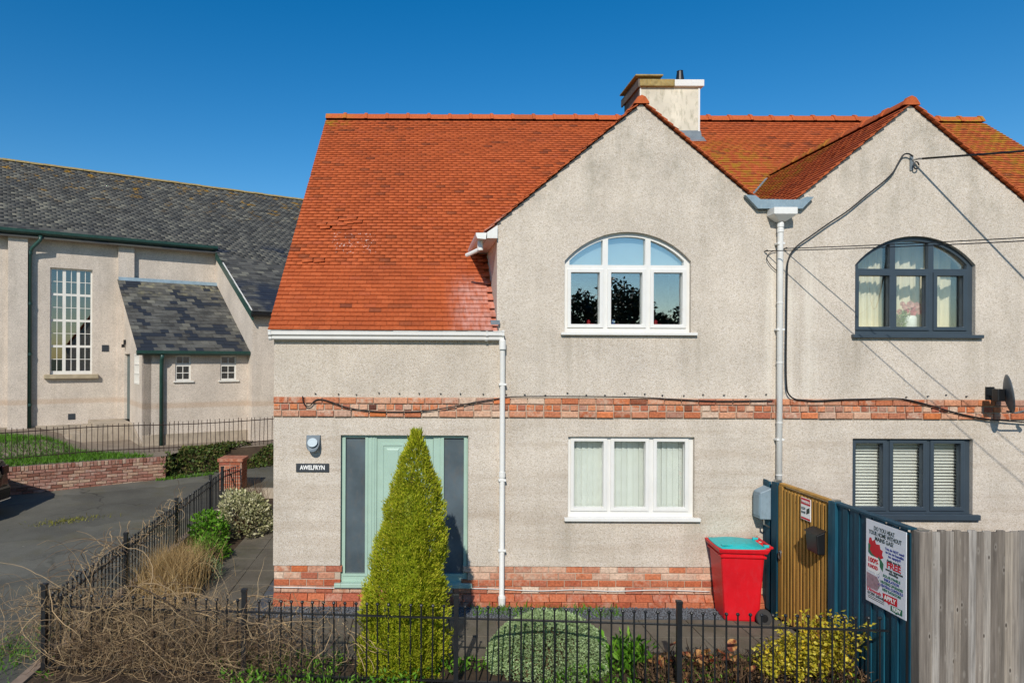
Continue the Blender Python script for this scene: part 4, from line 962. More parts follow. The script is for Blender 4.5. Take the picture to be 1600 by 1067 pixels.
# tall window: three lights of 2 x 8 panes
lw = (WX1-WX0)/3; holes = []; pans = []
for c in range(3):
    x0 = WX0+lw*c
    for r_ in range(4):
        z1 = WZ1-.05-(WZ1-WZ0-.08)/4*r_; z0 = z1-(WZ1-WZ0-.08)/4+.07
        for i in range(2):
            for j in range(2):
                a = x0+.045+(lw-.09)*i/2+(.009 if i else 0); b = x0+.045+(lw-.09)*(i+1)/2-(.009 if not i else 0)
                p0 = z0+(z1-z0)*j/2+(.009 if j else 0); p1 = z0+(z1-z0)*(j+1)/2-(.009 if not j else 0)
                holes.append([(a, p0), (b, p0), (b, p1), (a, p1)]); pans.append((a, b, p0, p1))
cw = fill_wall([(WX0, WZ0), (WX1, WZ0), (WX1, WZ1), (WX0, WZ1)], holes, .09, .06, 'church_white', 'window', chh, MC); cw['label'] = 'tall white many-paned window'
pm = MB().box(0, 1, 0, .006, 0, 1).mesh('pane', 'church_glass')
for a, b, p0, p1 in pans: link('pane', pm, cw, MC @ Matrix.Translation((a-.003, .12, p0-.003)) @ Matrix.Diagonal((b-a+.006, 1, p1-p0+.006, 1)))
cb('inner_wall', 'room', MB().box(-.6, 2.4, 1.6, 1.7, 1.0, 6.8))
for xa in (.34, .95, 1.25): cb('inner_curtain', 'curtain', MB().box(xa, xa+.14, .5, .54, 2.6, 6.0))
cb('vent', 'sign_slate', MB().box(.80, 1.0, -.012, 0, 1.40, 1.58)); cb('wall_plate', 'sign_slate', MB().box(1.74, 1.94, -.02, 0, 3.5, 3.7))
# gutter, downpipe, fascia
def prof(x0, x1, y, z): return MB().slab([(x0, y-.02, z+.07), (x0, y-.02, z-.05), (x0, y-.10, z-.07), (x0, y-.16, z-.02), (x0, y-.17, z+.06), (x0, y-.15, z+.06), (x0, y-.12, z+.0), (x0, y-.05, z+.0), (x0, y-.05, z+.07)], (x1-x0, 0, 0))
cb('gutter', 'church_green', prof(-14, SE+.02, -.28, EZ-.06)); cb('fascia', 'church_green', MB().box(-14, SE+.02, -.30, -.24, EZ-.2, EZ+.0))
cb('soffit', 'church_render', MB().box(-14, SE, -.24, 0, EZ-.12, EZ-.08))
dpc = cb('downpipe', 'church_green', MB().tube([(.02, -.36, 6.9), (.02, -.36, 6.78), (-.18, -.20, 6.55), (-.24, -.13, 6.42), (-.24, -.13, .9)], .055, 12), smooth=True)
for z in (6.40, 4.9, 3.4, 1.9): cb('pipe_collar', 'church_green', MB().lathe([(.07, z-.04), (.07, z+.04)], (-.24, -.13, 0), 'Z', 12), dpc)
# roof: main slope with the long fall over the aisle
RY = 5.85; czm = lambda y: EZ+.03+TP*y
rc = cb('roof', 'slate_field', MB().slab([(-14, -.34, czm(-.34)), (SE, -.34, czm(-.34)), (SE, RY, czm(RY)), (-14, RY, czm(RY))], (0, 0, -.06))
        .slab([(SE, -4.1, czm(-4.1)), (14.2, -4.1, czm(-4.1)), (10.9, RY, czm(RY)), (SE, RY, czm(RY))], (0, 0, -.06))
        .slab([(-14, RY, czm(RY)), (10.9, RY, czm(RY)), (14.2, 12, czm(-.3)), (-14, 12, czm(-.3))], (0, 0, -.06)))
fcs = MC @ slope_frame((0, 0, czm(0)+.004), (1, 0, 0), (0, 1, TP)); k_ = math.sqrt(1+TP*TP)
MCi = MC.inverted()
def insc(p):
    q = MCi @ p
    if q.x > SE: return q.y > -4.15 and q.x < 10.95+(RY-q.y)*.33
    return q.y > -.36
lay(rc, fcs, -9, 14.2, -4.14*k_, RY*k_-.05, .225, .165, .28, .008, .016, insc, 'slate', 'slate_field', 300, 'slate', lambda p: near(p)-(3 if (MCi @ p).x < 7.4 else 0)+(60 if (MCi @ p).x > 7.4 or (MCi @ p).x < -1.2 else 0), 'slate_field', jz=.006)
rme = MB().slab([(0, -.16, -.075), (0, 0, .03), (0, .16, -.075), (0, 0, -.02)], (.44, 0, 0)).mesh('ridge_slate', 'lichen_cap')
x = -9
while x < 10.8:
    if x > -2: link('ridge_slate', rme, rc, MC @ Matrix.Translation((x, RY, czm(RY)+.04+random.uniform(-.008, .008))))
    x += .45
cb('verge_board', 'church_green', MB().slab([(SE-.03, -4.12, czm(-4.12)-.26), (SE-.03, -.3, czm(-.3)-.26), (SE-.03, -.3, czm(-.3)+.0), (SE-.03, -4.12, czm(-4.12)+.0)], (.05, 0, 0)))
cb('verge_trim', 'church_white', MB().slab([(SE-.045, -4.1, czm(-4.1)+.01), (SE-.045, -1.2, czm(-1.2)+.01), (SE-.045, -1.2, czm(-1.2)+.04), (SE-.045, -4.1, czm(-4.1)+.04)], (.03, 0, 0)))
cb('gutter', 'black_plastic', prof(SE-.05, 14.2, -4.05, czm(-4.1)-.09))
# porch
PX0, PX1, PY, PT, PB = 2.19, SE+.06, -3.5, 5.86, 3.50
pz = lambda y: PT+(PB-PT)*(y/-3.66)
cb('porch_wall', 'church_render', fill_dummy) if False else None
W1, W2 = (3.19, 3.62), (4.46, 4.93)
fill_wall([(PX0+.16, .2), (PX1, .2), (PX1, PB-.0), (PX0+.16, PB-.0)], [[(W1[0], 2.66), (W1[1], 2.66), (W1[1], 3.38), (W1[0], 3.38)], [(W2[0], 2.66), (W2[1], 2.66), (W2[1], 3.38), (W2[0], 3.38)]], PY, .25, 'church_render', 'porch_wall', chh, MC)
# porch side wall with the door opening and narrow window
M90 = MC @ Matrix.Translation((PX0+.16, 0, 0)) @ Matrix.Rotation(R(-90), 4, 'Z')     # local x runs out from the hall, front faces left
fill_wall([(0, 1.38), (.35, 1.38), (.35, 3.42), (1.35, 3.42), (1.35, 1.38), (3.5, .2), (3.5, PB), (0, PT-.14)], [[(2.1, 2.55), (2.85, 2.55), (2.85, 3.42), (2.1, 3.42)]], 0, .2, 'church_render', 'porch_side', chh, M90)
MB().box(.36, 1.34, .08, .13, 1.4, 3.41).build('door', 'door_grey', chh, mtx=M90)
pw = fill_wall([(2.1, 2.55), (2.85, 2.55), (2.85, 3.42), (2.1, 3.42)], [[(2.16+.17*i, 2.6+.27*j), (2.30+.17*i, 2.6+.27*j), (2.30+.17*i, 2.84+.27*j), (2.16+.17*i, 2.84+.27*j)] for i in range(4) for j in range(3)], -.01, .05, 'church_white', 'porch_window', chh, M90)
MB().box(2.12, 2.83, .02, .03, 2.57, 3.4).build('pane', 'church_glass', pw, mtx=M90)
for a, b in (W1, W2):
    hs = []
    for i in range(2):
        xa = a+.045+(b-a-.09)/2*i+.008*i; xb = a+.045+(b-a-.09)/2*(i+1)-.008*(1-i)
        hs += [[(xa, 3.16), (xb, 3.16), (xb, 3.34), (xa, 3.34)], [(xa, 2.71), (xb, 2.71), (xb, 2.875), (xa, 2.875)], [(xa, 2.895), (xb, 2.895), (xb, 3.07), (xa, 3.07)]]
    pw = fill_wall([(a, 2.66), (b, 2.66), (b, 3.38), (a, 3.38)], hs, PY+.03, .05, 'church_white', 'porch_window', chh, MC)
    for h in hs: MB().box(h[0][0]-.003, h[1][0]+.003, PY+.05, PY+.056, h[0][1]-.003, h[2][1]+.003).build('pane', 'church_glass', pw, mtx=MC)
    MB().box(a-.06, b+.07, PY-.05, PY+.06, 2.62, 2.66).build('sill', 'church_white', pw, mtx=MC)
cb('porch_inner', 'room_dark', MB().box(PX0+.5, PX1-.1, -1.6, -1.5, .5, 3.4))
pr = cb('porch_roof', 'porch_slate', MB().slab([(PX0-.02, -3.66, PB), (PX1+.0, -3.66, PB), (PX1+.0, -.17, pz(-.17)), (PX0-.02, -.17, pz(-.17))], (0, 0, -.07)))
kp = (PT-PB)/3.66
fps = MC @ slope_frame((0, -3.70, PB-.02), (1, 0, 0), (0, 1, kp))
lay(pr, fps, PX0-.04, PX1+.0, 0, 3.5*math.sqrt(1+kp*kp), .225, .195, .30, .009, .018, lambda p: True, 'porch_slate', 'porch_slate', 300, 'slate', near, jz=.006)
cb('porch_flashing', 'lead', MB().slab([(PX0+.0, -.22, pz(-.22)+.02), (PX1-.0, -.22, pz(-.22)+.02), (PX1-.0, -.17, pz(-.17)+.10), (PX0+.0, -.17, pz(-.17)+.10)], (0, .02, 0)))
pg = cb('porch_gutter', 'church_green', prof(PX0-.06, PX1-.02, -3.62, PB-.05))
cb('porch_pipe', 'church_green', MB().tube([(2.80, PY-.22, PB-.1), (2.80, PY-.16, PB-.22), (2.80, PY-.09, PB-.34), (2.80, PY-.09, .7)], .055, 12), smooth=True)
cb('wall_light', 'black_plastic', MB().box(PX0+.10, PX0+.16, -.62, -.5, 3.72, 3.86).box(PX0+.04, PX0+.13, -.6, -.52, 3.62, 3.72))
# landing and steps at the porch door
lnd = cb('landing', 'concrete', MB().box(1.35, PX0+.155, -1.7, -.06, .3, 1.38), bevel=.01)
for i in range(4): cb('step', 'concrete', MB().box(1.35-.3*(i+1), 1.35-.3*i, -1.7, -.3, .3, 1.38-.13*(i+1)), lnd, bevel=.008)
cb('ramp_wall', 'concrete', MB().slab([(PX0+.1, -1.72, .3), (PX0+.1, -1.72, 1.38), (PX0+.1, -3.4, .95), (PX0+.1, -3.4, .3)], (.05, 0, 0)))
cb('porch_base', 'concrete', MB().box(PX0+.13, PX1, PY-.03, PY-.001, .3, 1.18))

# church yard, retaining wall, bank
def yz(s, d): return .88+.32*max(0, min(1, (.9-s)/.9))*max(0, min(1, (4.3-d)/.7))
mb = MB(); ss = np.linspace(-9, 13, 45); ds = np.linspace(-.1, 5.72, 17)
vs = []
for s in ss:
    for d in ds: vs.append((s, -(d if s < 2.6 else min(d, 5.05)), yz(s, d)))
nd = len(ds); mb.add(vs, [(i*nd+j, (i+1)*nd+j, (i+1)*nd+j+1, i*nd+j+1) for i in range(len(ss)-1) for j in range(nd-1)])
mb.build('church_yard', 'yard', mtx=MC, kind='structure')
mb = MB(); vs = []
for s in ss:
    if s < 2.3: continue
    for d, z in ((5.05, .88), (5.25, .74), (5.5, .5), (5.75, .2)): vs.append((s, -d, z))
m_ = len(vs)//4; mb.add(vs, [(i*4+j, (i+1)*4+j, (i+1)*4+j+1, i*4+j+1) for i in range(m_-1) for j in range(3)])
mb.build('bank', 'soil', mtx=MC, kind='structure')
rw = thing('retaining_wall', 'low weathered red brick retaining wall beside the driveway', 'wall', MC @ Vector((0, -5.85, .3)))
MB().box(-8.5, 2.45, -5.82, -5.62, .1, .84).build('wall_core', 'dark_mortar', rw, mtx=MC)
core = [c for c in rw.children][0]
for k in range(8):
    brick_course(core, -2.6 if k < 20 else -4, 2.45, .19+.074*k, .074, -5.85, .232, 'wall_brick', off=.116*(k % 2), mtx=MC, proud=.006)
brick_course(core, -2.6, 2.45, .782, .105, -5.86, .078, 'wall_brick', header=True, mtx=MC, gap=.009, proud=.006)
# iron railing on the bank
def bar_mesh(h, r, ball, mat, name='bar'):
    mb = MB().tube([(0, 0, 0), (0, 0, h)], r, 6)
    if ball: mb.lathe([(.004, h-.012), (ball*.8, h-.006), (ball, h+.006), (ball*.7, h+.018), (.003, h+.022)], (0, 0, 0), 'Z', 8)
    return mb.mesh(name, mat)
cf = thing('railing', 'thin rusty iron railing on the bank in front of the church hall', 'railing', MC @ Vector((0, -4.85, .88)))
bm_ = bar_mesh(.80, .009, 0, 'rusty_iron'); s = -3.0; i = 0
while s < 6.6:
    link('bar', bm_, cf, MC @ Matrix.Translation((s, -4.85, yz(s, 4.85)-.02+random.uniform(-.02, .02))) @ Matrix.Rotation(random.uniform(-.03, .03), 4, 'Y') @ Matrix.Rotation(random.uniform(-.04, .04), 4, 'X')); s += .122
for z in (.70, .10):
    MB().tube([(s_, -4.85+.01*math.sin(s_*2), .88+z+.02*math.sin(s_*1.3)) for s_ in np.linspace(-3, 6.6, 40)], .012, 5).build('rail', 'rusty_iron', cf, mtx=MC)

# ================================================================== IRON FENCES OF THE FRONT GARDEN
fb = bar_mesh(.80, .009, .019, 'iron')
post_me = MB().box(-.024, .024, -.024, .024, -.05, .92).box(-.029, .029, -.029, .029, .92, .945).mesh('post', 'iron')
def fence(name, label, a, b, posts, zf, npitch=.1125, z0=.02, last=True):
    a = Vector(a); b = Vector(b); L_ = (b-a).length; d = (b-a).normalized(); t = thing(name, label, 'fence', (a.x, a.y, zf(a)))
    for p in posts:
        q = a+d*p; link('post', post_me, t, Matrix.Translation((q.x, q.y, zf(q))) @ Matrix.Rotation(math.atan2(d.y, d.x), 4, 'Z'))
    x = npitch*.6
    while x < L_-.02:
        if min(abs(x-p) for p in posts) > .05:
            q = a+d*x; link('bar', fb, t, Matrix.Translation((q.x, q.y, zf(q)+z0)) @ Matrix.Rotation(random.uniform(-.008, .008), 4, 'Y') @ Matrix.Rotation(random.uniform(0, 6), 4, 'Z'))
        x += npitch
    sd_ = Vector((-d.y, d.x, 0))*.016
    for z, nm in ((.70, 'top_rail'), (.06, 'bottom_rail')):
        p0, p1 = a+sd_*.0, b
        MB().slab([p0+Vector((0, 0, zf(a)+z))-sd_, p1+Vector((0, 0, zf(b)+z))-sd_, p1+Vector((0, 0, zf(b)+z))+sd_, p0+Vector((0, 0, zf(a)+z))+sd_], (0, 0, .013)).build(nm, 'iron', t)
    return t
C0 = (-3.93, -1.96, 0); C1 = (4.63, -2.52, 0)
fence('iron_fence', 'black iron railings with ball finials along the front garden', C0, C1, [0, 2.16, 4.36, 6.58], lambda p: .0)
fence('iron_fence', 'black iron railings along the driveway edge beside the garden', C0, (-4.17, 5.5, 0), [2.2, 4.4, 6.55], lambda p: g2(p.y)-.04)
s2 = fence('iron_fence', 'short black iron railing panel with diagonal brace in front of the brick pillar', (-4.175, 5.55, 0), (-4.02, 6.4, 0), [.0], lambda p: g2(p.y)-.04, .1)
MB().tube([(-4.12, 5.85, g2(5.85)+.78), (-3.9, 6.0, g2(6)+.1)], .012, 6).build('brace', 'iron', s2)
# brick pillar
pil = thing('brick_pillar', 'square red brick gate pillar at the end of the garden railings', 'pillar', (-4.24, 6.66, g(6.6)))
gx0, gx1, gy0, gy1, gp = -4.50, -3.98, 6.42, 6.94, g(6.6)-.02
pc = MB().box(gx0+.008, gx1-.008, gy0+.008, gy1-.008, gp-.1, gp+.66).build('pillar_core', 'mortar', pil)
Mx = Matrix.Translation((gx1, 0, 0)) @ Matrix.Rotation(R(90), 4, 'Z')
for k in range(8):
    z0 = gp+.02+.08*k
    brick_course(pc, gx0, gx1, z0, .08, gy0-.002, .25 if k % 2 else .125, 'pillar_brick', proud=.003, header=not k % 2)
    brick_course(pc, gy0+.008, gy1, z0, .08, .0-.004, .125 if k % 2 else .25, 'pillar_brick', proud=.002, mtx=Mx, header=bool(k % 2))
MB().box(gx0-.03, gx1+.03, gy0-.03, gy1+.03, gp+.66, gp+.735).build('coping', 'pillar_brick', pil, bevel=.012)

# ================================================================== SIDE FENCE, GATE, STREET FENCE
SX = 4.70; TZ = 1.74
ga = thing('blue_fence', 'dark blue painted fence panel between the house wall and the gate', 'fence', (SX, -.2, 0))
def yboards(par, ya, yb, wd, top, mat, x0, th, gap=.012, z0=.05, alt=.012):
    me = MB().box(-th, 0, -wd/2, wd/2, z0, top).mesh('board', mat); y = ya-wd/2; i = 0
    while y-wd/2 > yb-.01:
        link('board', me, par, Matrix.Translation((x0-(alt if i % 2 else 0), y, random.uniform(-.006, .006))) @ Matrix.Rotation(random.uniform(-.02, .02), 4, 'Z')); y -= wd+gap; i += 1
MB().box(SX, SX+.03, -.26, -.01, .04, TZ-.04).build('backing', 'blue_wood', ga)
yboards(ga, -.012, -.26, .09, TZ, 'blue_wood', SX-.002, .018)
MB().box(SX-.05, SX+.05, -.42, -.275, 0, TZ+.02).build('post', 'blue_wood', ga, bevel=.008)
MB().box(SX-.03, SX+.04, -.36, -.30, TZ+.021, TZ+.05).build('post_cap', 'steel', ga)
gt = thing('timber_gate', 'golden timber slatted garden gate between dark blue posts', 'gate', (SX, -1, 0))
MB().box(SX+.004, SX+.03, -1.49, -.44, .06, TZ-.02).build('backing', 'gate_wood', gt)
MB().box(SX-.042, SX+.004, -.53, -.44, .05, TZ).build('stile', 'gate_wood', gt, bevel=.004)
me = MB().box(-.038, 0, -.019, .019, .06, TZ-.03).mesh('slat', 'gate_wood'); y = -.575
while y > -1.48:
    link('slat', me, gt, Matrix.Translation((SX+.002, y, random.uniform(-.003, .003))) @ Matrix.Rotation(random.uniform(-.04, .04), 4, 'Z')); y -= .0725
MB().box(SX-.032, SX+.04, -1.495, -.435, TZ+.001, TZ+.03).build('top_cap', 'gate_wood', gt, bevel=.005)
MB().tube([(SX-.055, -.50+.028*math.cos(a), .86+.05*math.sin(a)) for a in np.linspace(0, 2*math.pi, 16)], .008, 6).build('ring_handle', 'steel', gt)
MB().lathe([(.03, 0), (.03, .008), (.012, .02)], (SX-.05, -.50, .90), 'X', 12).build('handle_plate', 'steel', gt)
gb2 = thing('blue_fence', 'dark blue painted fence panel carrying the heating poster', 'fence', (SX, -2.1, 0))
MB().box(SX-.05, SX+.05, -1.64, -1.505, 0, TZ+.03).build('post', 'blue_wood', gb2, bevel=.008)
MB().box(SX-.03, SX+.04, -1.60, -1.54, TZ+.031, TZ+.05).build('post_cap', 'steel', gb2)
MB().box(SX+.0, SX+.03, -2.72, -1.65, .04, TZ-.03).build('backing', 'blue_wood', gb2)
yboards(gb2, -1.65, -2.74, .082, TZ, 'blue_wood', SX-.002, .018, .014)
MB().box(SX-.04, SX+.045, -2.745, -1.645, TZ+.007, TZ+.028).build('top_cap', 'blue_wood', gb2)
# weathered street fence
wf = thing('timber_fence', 'weathered grey vertical board fence along the street on the right', 'fence', (6.5, -2.75, 0))
MB().box(SX+.12, 10.2, -2.715, -2.68, -.05, TZ-.02).build('backing', 'grey_wood', wf)
MB().box(SX+.01, SX+.12, -2.83, -2.70, -.2, TZ+.012).build('post', 'grey_wood', wf, bevel=.008)
MB().box(SX-.02, SX+.10, -2.70, -2.65, -.1, TZ-.05).build('corner_post', 'black_plastic', wf)
bms = [MB().hexa([(-.0335, -.012, -.1), (.0335, -.026, -.1), (.0335, 0, -.1), (-.0335, 0, -.1)], [(-.0335, -.012, TZ), (.0335, -.026, TZ), (.0335, 0, TZ), (-.0335, 0, TZ)]).mesh('board', 'grey_wood') for k in range(3)]
x = SX+.155; i = 0
while x < 10.2:
    link('board', random.choice(bms), wf, Matrix.Translation((x, -2.717-(.004 if i % 2 else 0), random.uniform(-.012, .006))) @ Matrix.Rotation(random.uniform(-.004, .004), 4, 'Y')); x += .069; i += 1
for xx in (SX+.03, 6.62): MB().box(xx, xx+.09, -2.80, -2.70, TZ+.013, TZ+.022).build('cap_plate', 'steel', wf)
# meter box on the blue fence
mbx = thing('meter_box', 'small blue-grey plastic box fixed to the blue fence by the house', 'box', (SX, -.15, 1.2))
MB().hexa([(SX-.17, -.235, 1.25), (SX-.022, -.255, 1.25), (SX-.022, -.03, 1.25), (SX-.17, -.045, 1.25)], [(SX-.17, -.235, 1.60), (SX-.022, -.255, 1.67), (SX-.022, -.03, 1.67), (SX-.17, -.045, 1.60)]).build('case', 'box_grey', mbx, bevel=.012)
MB().box(SX-.178, SX-.168, -.215, -.06, 1.29, 1.57).build('cover', 'box_grey', mbx, bevel=.004)
MB().tube([(SX-.10, -.2, 1.25), (SX-.10, -.2, 1.18), (SX-.03, -.2, 1.14)], .012, 6).build('conduit', 'steel', mbx)
# black letter box
lb = thing('letter_box', 'black plastic letter box hung on the timber gate', 'letter box', (SX-.05, -1.32, 1.15))
MB().hexa([(SX-.125, -1.45, 1.13), (SX-.039, -1.45, 1.13), (SX-.039, -1.20, 1.13), (SX-.115, -1.20, 1.13)], [(SX-.145, -1.45, 1.36), (SX-.039, -1.45, 1.40), (SX-.039, -1.20, 1.40), (SX-.135, -1.20, 1.36)]).build('case', 'black_plastic', lb, bevel=.015)
MB().slab([(SX-.142, -1.455, 1.355), (SX-.142, -1.195, 1.355), (SX-.022, -1.195, 1.405), (SX-.022, -1.455, 1.405)], (0, 0, .008)).build('lid', 'black_plastic', lb)
MS = lambda x, y, z: Matrix.Translation((x, y, z)) @ Matrix(((0, 0, -1, 0), (-1, 0, 0, 0), (0, 1, 0, 0), (0, 0, 0, 1)))
ws = thing('warning_sign', 'small white warning sign with red header on the timber gate', 'sign', (SX-.03, -1.06, 1.5))
MB().box(SX-.046, SX-.040, -1.16, -.96, 1.44, 1.70).build('plate', 'sign_white', ws)
MB().box(SX-.0475, SX-.0461, -1.155, -.965, 1.62, 1.695).build('header', 'ink_red', ws)
def stext(par, s, u, v, size, mat, org, bold=.001, align='CENTER', wfit=None, d=0.0012, shear=0):
    me = text_mesh(s, size, mat, bold=bold, extrude=.0004, align=align)
    xs = [q.co.x for q in me.vertices]; w0 = max(xs)-min(xs); kx = wfit/w0 if wfit else 1
    return link('lettering', me, par, MS(org[0]-d, org[1]-u, org[2]+v) @ Matrix.Diagonal((kx, 1, 1, 1)))
so_ = (SX-.0475, -.96, 1.44)
stext(ws, 'WARNING', .10, .215, .045, 'sign_white', so_, wfit=.17)
stext(ws, 'CCTV', .055, .13, .04, 'ink_dark', so_, wfit=.085); stext(ws, 'IN USE', .055, .085, .03, 'ink_dark', so_, wfit=.085)
MB().slab([(SX-.0472, -1.075, 1.51), (SX-.0472, -1.14, 1.54), (SX-.0472, -1.14, 1.60), (SX-.0472, -1.08, 1.575)], (.001, 0, 0)).build('camera_mark', 'ink_dark', ws)
MB().box(SX-.0465, SX-.0461, -1.155, -.965, 1.445, 1.468).build('footer', 'ink_red', ws)
# the heating poster
PW, PH = .575, .835; po = (SX-.047, -2.155, .885)     # top level corner: left edge (as read) and bottom
ps = thing('poster', 'white heating poster with red dragon and APPLY NOW on the blue fence', 'poster', (SX-.03, -2.44, .88))
MB().box(SX-.047, SX-.040, -2.155-PW, -2.155, .885, .885+PH).build('board', 'poster_white', ps)
def T(s, u, v, h, mat, wfit=None, bold=.0012): stext(ps, s, u*PW, (1-v)*PH, h, mat, po, bold, 'CENTER', wfit and wfit*PW)
def poly(name, pts, mat, d=.0006): MB().slab([(po[0]-d, po[1]-u*PW, po[2]+(1-v)*PH) for u, v in pts], (.0004, 0, 0)).build(name, mat, ps)
T('DO YOU HEAT', .47, .085, .058, 'ink_dark', .52); T('YOUR HOME WITHOUT', .49, .145, .058, 'ink_dark', .82); T('MAINS GAS?', .47, .205, .058, 'ink_dark', .46)
poly('flag_field', [(.06, .30), (.10, .27), (.46, .47), (.44, .57), (.36, .52), (.06, .40)], 'ink_green', .0004)
poly('dragon_mark', [(.09, .22), (.14, .21), (.17, .25), (.23, .22), (.27, .27), (.36, .26), (.38, .31), (.44, .32), (.42, .37), (.46, .40), (.38, .43), (.33, .40), (.30, .46), (.24, .42), (.16, .40), (.10, .36), (.13, .31), (.07, .28)], 'ink_red', .0009)
poly('bubble', [(.05, .43), (.32, .43), (.36, .46), (.36, .59), (.33, .62), (.27, .62), (.26, .65), (.22, .62), (.06, .62), (.03, .59), (.03, .46)], 'sign_white', .0012)
stext(ps, '100%', .19*PW, (1-.485)*PH, .066, 'ink_red', po, .003, wfit=.26*PW, d=.0022); stext(ps, 'FUNDED', .19*PW, (1-.56)*PH, .05, 'ink_red', po, .002, wfit=.26*PW, d=.0022)
T('You do NOT need', .73, .275, .034, 'ink_blue', .46); T('to be on benefits', .73, .315, .034, 'ink_blue', .44); T('to apply!!', .73, .355, .034, 'ink_blue', .3)
T('Apply now for', .71, .405, .032, 'ink_dark', .34); T('FREE', .71, .46, .085, 'ink_red', .34, .003); T('energy upgrades', .72, .515, .032, 'ink_dark', .42); T('including:', .71, .55, .03, 'ink_dark', .22)
for k, (s, m_) in enumerate((('SOLAR PANELS', 'ink_green'), ('INSULATION', 'ink_blue'), ('HEATING UPGRADES', 'ink_green'), ('HEATING CONTROLS', 'ink_blue'), ('NEW RADIATORS', 'ink_green'))):
    T(s, .66, .605+.042*k, .036, m_, .030*len(s)+.06); poly('tick', [(.31, .60+.042*k), (.33, .615+.042*k), (.37, .585+.042*k), (.33, .628+.042*k)], m_, .0008)
poly('photo', [(.02, .65), (.30, .66), (.38, .74), (.30, .83), (.02, .83)], 'ink_pink', .0005)
poly('apply_box', [(.44, .815), (.80, .805), (.80, .90), (.62, .905), (.60, .925), (.56, .905), (.46, .905)], 'ink_red', .0008); stext(ps, 'APPLY', .62*PW, (1-.857)*PH, .062, 'sign_white', po, .002, wfit=.29*PW, d=.0022)
poly('now_box', [(.64, .915), (.92, .905), (.92, .975), (.80, .98), (.77, .995), (.75, .98), (.64, .975)], 'ink_green', .0008); stext(ps, 'NOW', .78*PW, (1-.943)*PH, .055, 'sign_white', po, .002, wfit=.2*PW, d=.0022)
T('Dimwash', .22, .85, .05, 'ink_red', .36, .001); T('01290 645442', .27, .895, .04, 'ink_dark', .44, .001)
poly('small_print', [(.06, .925), (.48, .925), (.48, .933), (.06, .933)], 'ink_dark'); poly('small_print', [(.06, .945), (.48, .945), (.48, .953), (.06, .953)], 'ink_dark')

# ================================================================== WHEELIE BIN
BINROT = -6
bn = thing('wheelie_bin', 'red wheelie bin with turquoise lid against the house wall', 'bin', (4.15, -.33, 0))
bb = [(3.905, -.545), (4.385, -.545), (4.385, -.115), (3.905, -.115)]; bt = [(3.83, -.60), (4.44, -.60), (4.44, -.05), (3.83, -.05)]
MB().hexa([(x, y, .012) for x, y in bb], [(x, y, .92) for x, y in bt]).build('body', 'bin_red', bn, bevel=.035)
MB().hexa([(3.80, -.625, .90), (4.46, -.625, .90), (4.46, -.025, .90), (3.80, -.025, .90)], [(3.785, -.64, .955), (4.50, -.64, .965), (4.50, -.01, .965), (3.785, -.01, .955)]).build('rim', 'bin_red', bn, bevel=.012)
mb = MB(); vs = []; nx, ny = 12, 9
for j in range(ny+1):
    for i in range(nx+1):
        a, b = i/nx, j/ny; sq = 1-.12*max(0, abs(b*2-1)-.6)/.4*(max(0, .25-a)/.25)
        x = 3.80+.66*a; y = -.33+(b-.5)*.60; z = .962+.045*math.sin(math.pi*min(1, max(0, a*.9+.06)))*(1-(abs(b*2-1))**4)
        if a < .15: x += .035*(abs(b*2-1)**3)
        vs.append((x, y, z))
lo = [(x, y, .958) for x, y, z in vs]; o_ = len(vs)
fs = [(j*(nx+1)+i, j*(nx+1)+i+1, (j+1)*(nx+1)+i+1, (j+1)*(nx+1)+i) for j in range(ny) for i in range(nx)]
rim = [i for i in range(nx+1)]+[(j+1)*(nx+1)+nx for j in range(ny)]+[ny*(nx+1)+nx-1-i for i in range(nx)]+[(ny-1-j)*(nx+1) for j in range(ny-1)]
mb.add(vs+lo, fs+[(rim[k], rim[k]+o_, rim[(k+1) % len(rim)]+o_, rim[(k+1) % len(rim)]) for k in range(len(rim))])
lid = mb.build('lid', 'bin_teal', bn, smooth=False)
for y in (-.53, -.13): MB().box(4.44, 4.535, y-.022, y+.022, .965, 1.0).build('hinge', 'bin_teal', lid, bevel=.008)
MB().box(3.85, 4.0, -.57, -.53, .985, 1.0).build('lid_grip', 'bin_teal', lid, bevel=.005)
MB().hexa([(3.82, -.612, .84), (4.45, -.612, .84), (4.45, -.04, .84), (3.82, -.04, .84)], [(3.812, -.618, .868), (4.452, -.618, .868), (4.452, -.035, .868), (3.812, -.035, .868)]).build('rib', 'bin_red', bn, bevel=.006)
MB().tube([(4.52, -.60, .985), (4.53, -.06, .985)], .016, 10).build('handle', 'bin_red', bn)
for y in (-.60, -.47, -.33, -.19, -.06): MB().slab([(4.46, y-.012, .955), (4.54, y-.012, .975), (4.54, y-.012, .995), (4.46, y-.012, .968)], (0, .024, 0)).build('handle_lug', 'bin_red', bn)
for y in (-.62, -.08):
    wh = MB().lathe([(.06, -.03), (.1, -.028), (.108, -.012), (.108, .012), (.1, .028), (.06, .03)], (4.41, y, .108), 'Y', 24).build('wheel', 'rubber', bn)
    MB().lathe([(.025, -.036), (.05, -.034), (.05, .034), (.025, .036)], (4.41, y, .108), 'Y', 14).build('hub', 'black_plastic', wh)
MB().tube([(4.41, -.6, .108), (4.41, -.1, .108)], .012, 8).build('axle', 'steel', bn)
bn.rotation_euler.z = R(BINROT); bn.scale = (.88, .93, 1.0); bn.location.x += .035

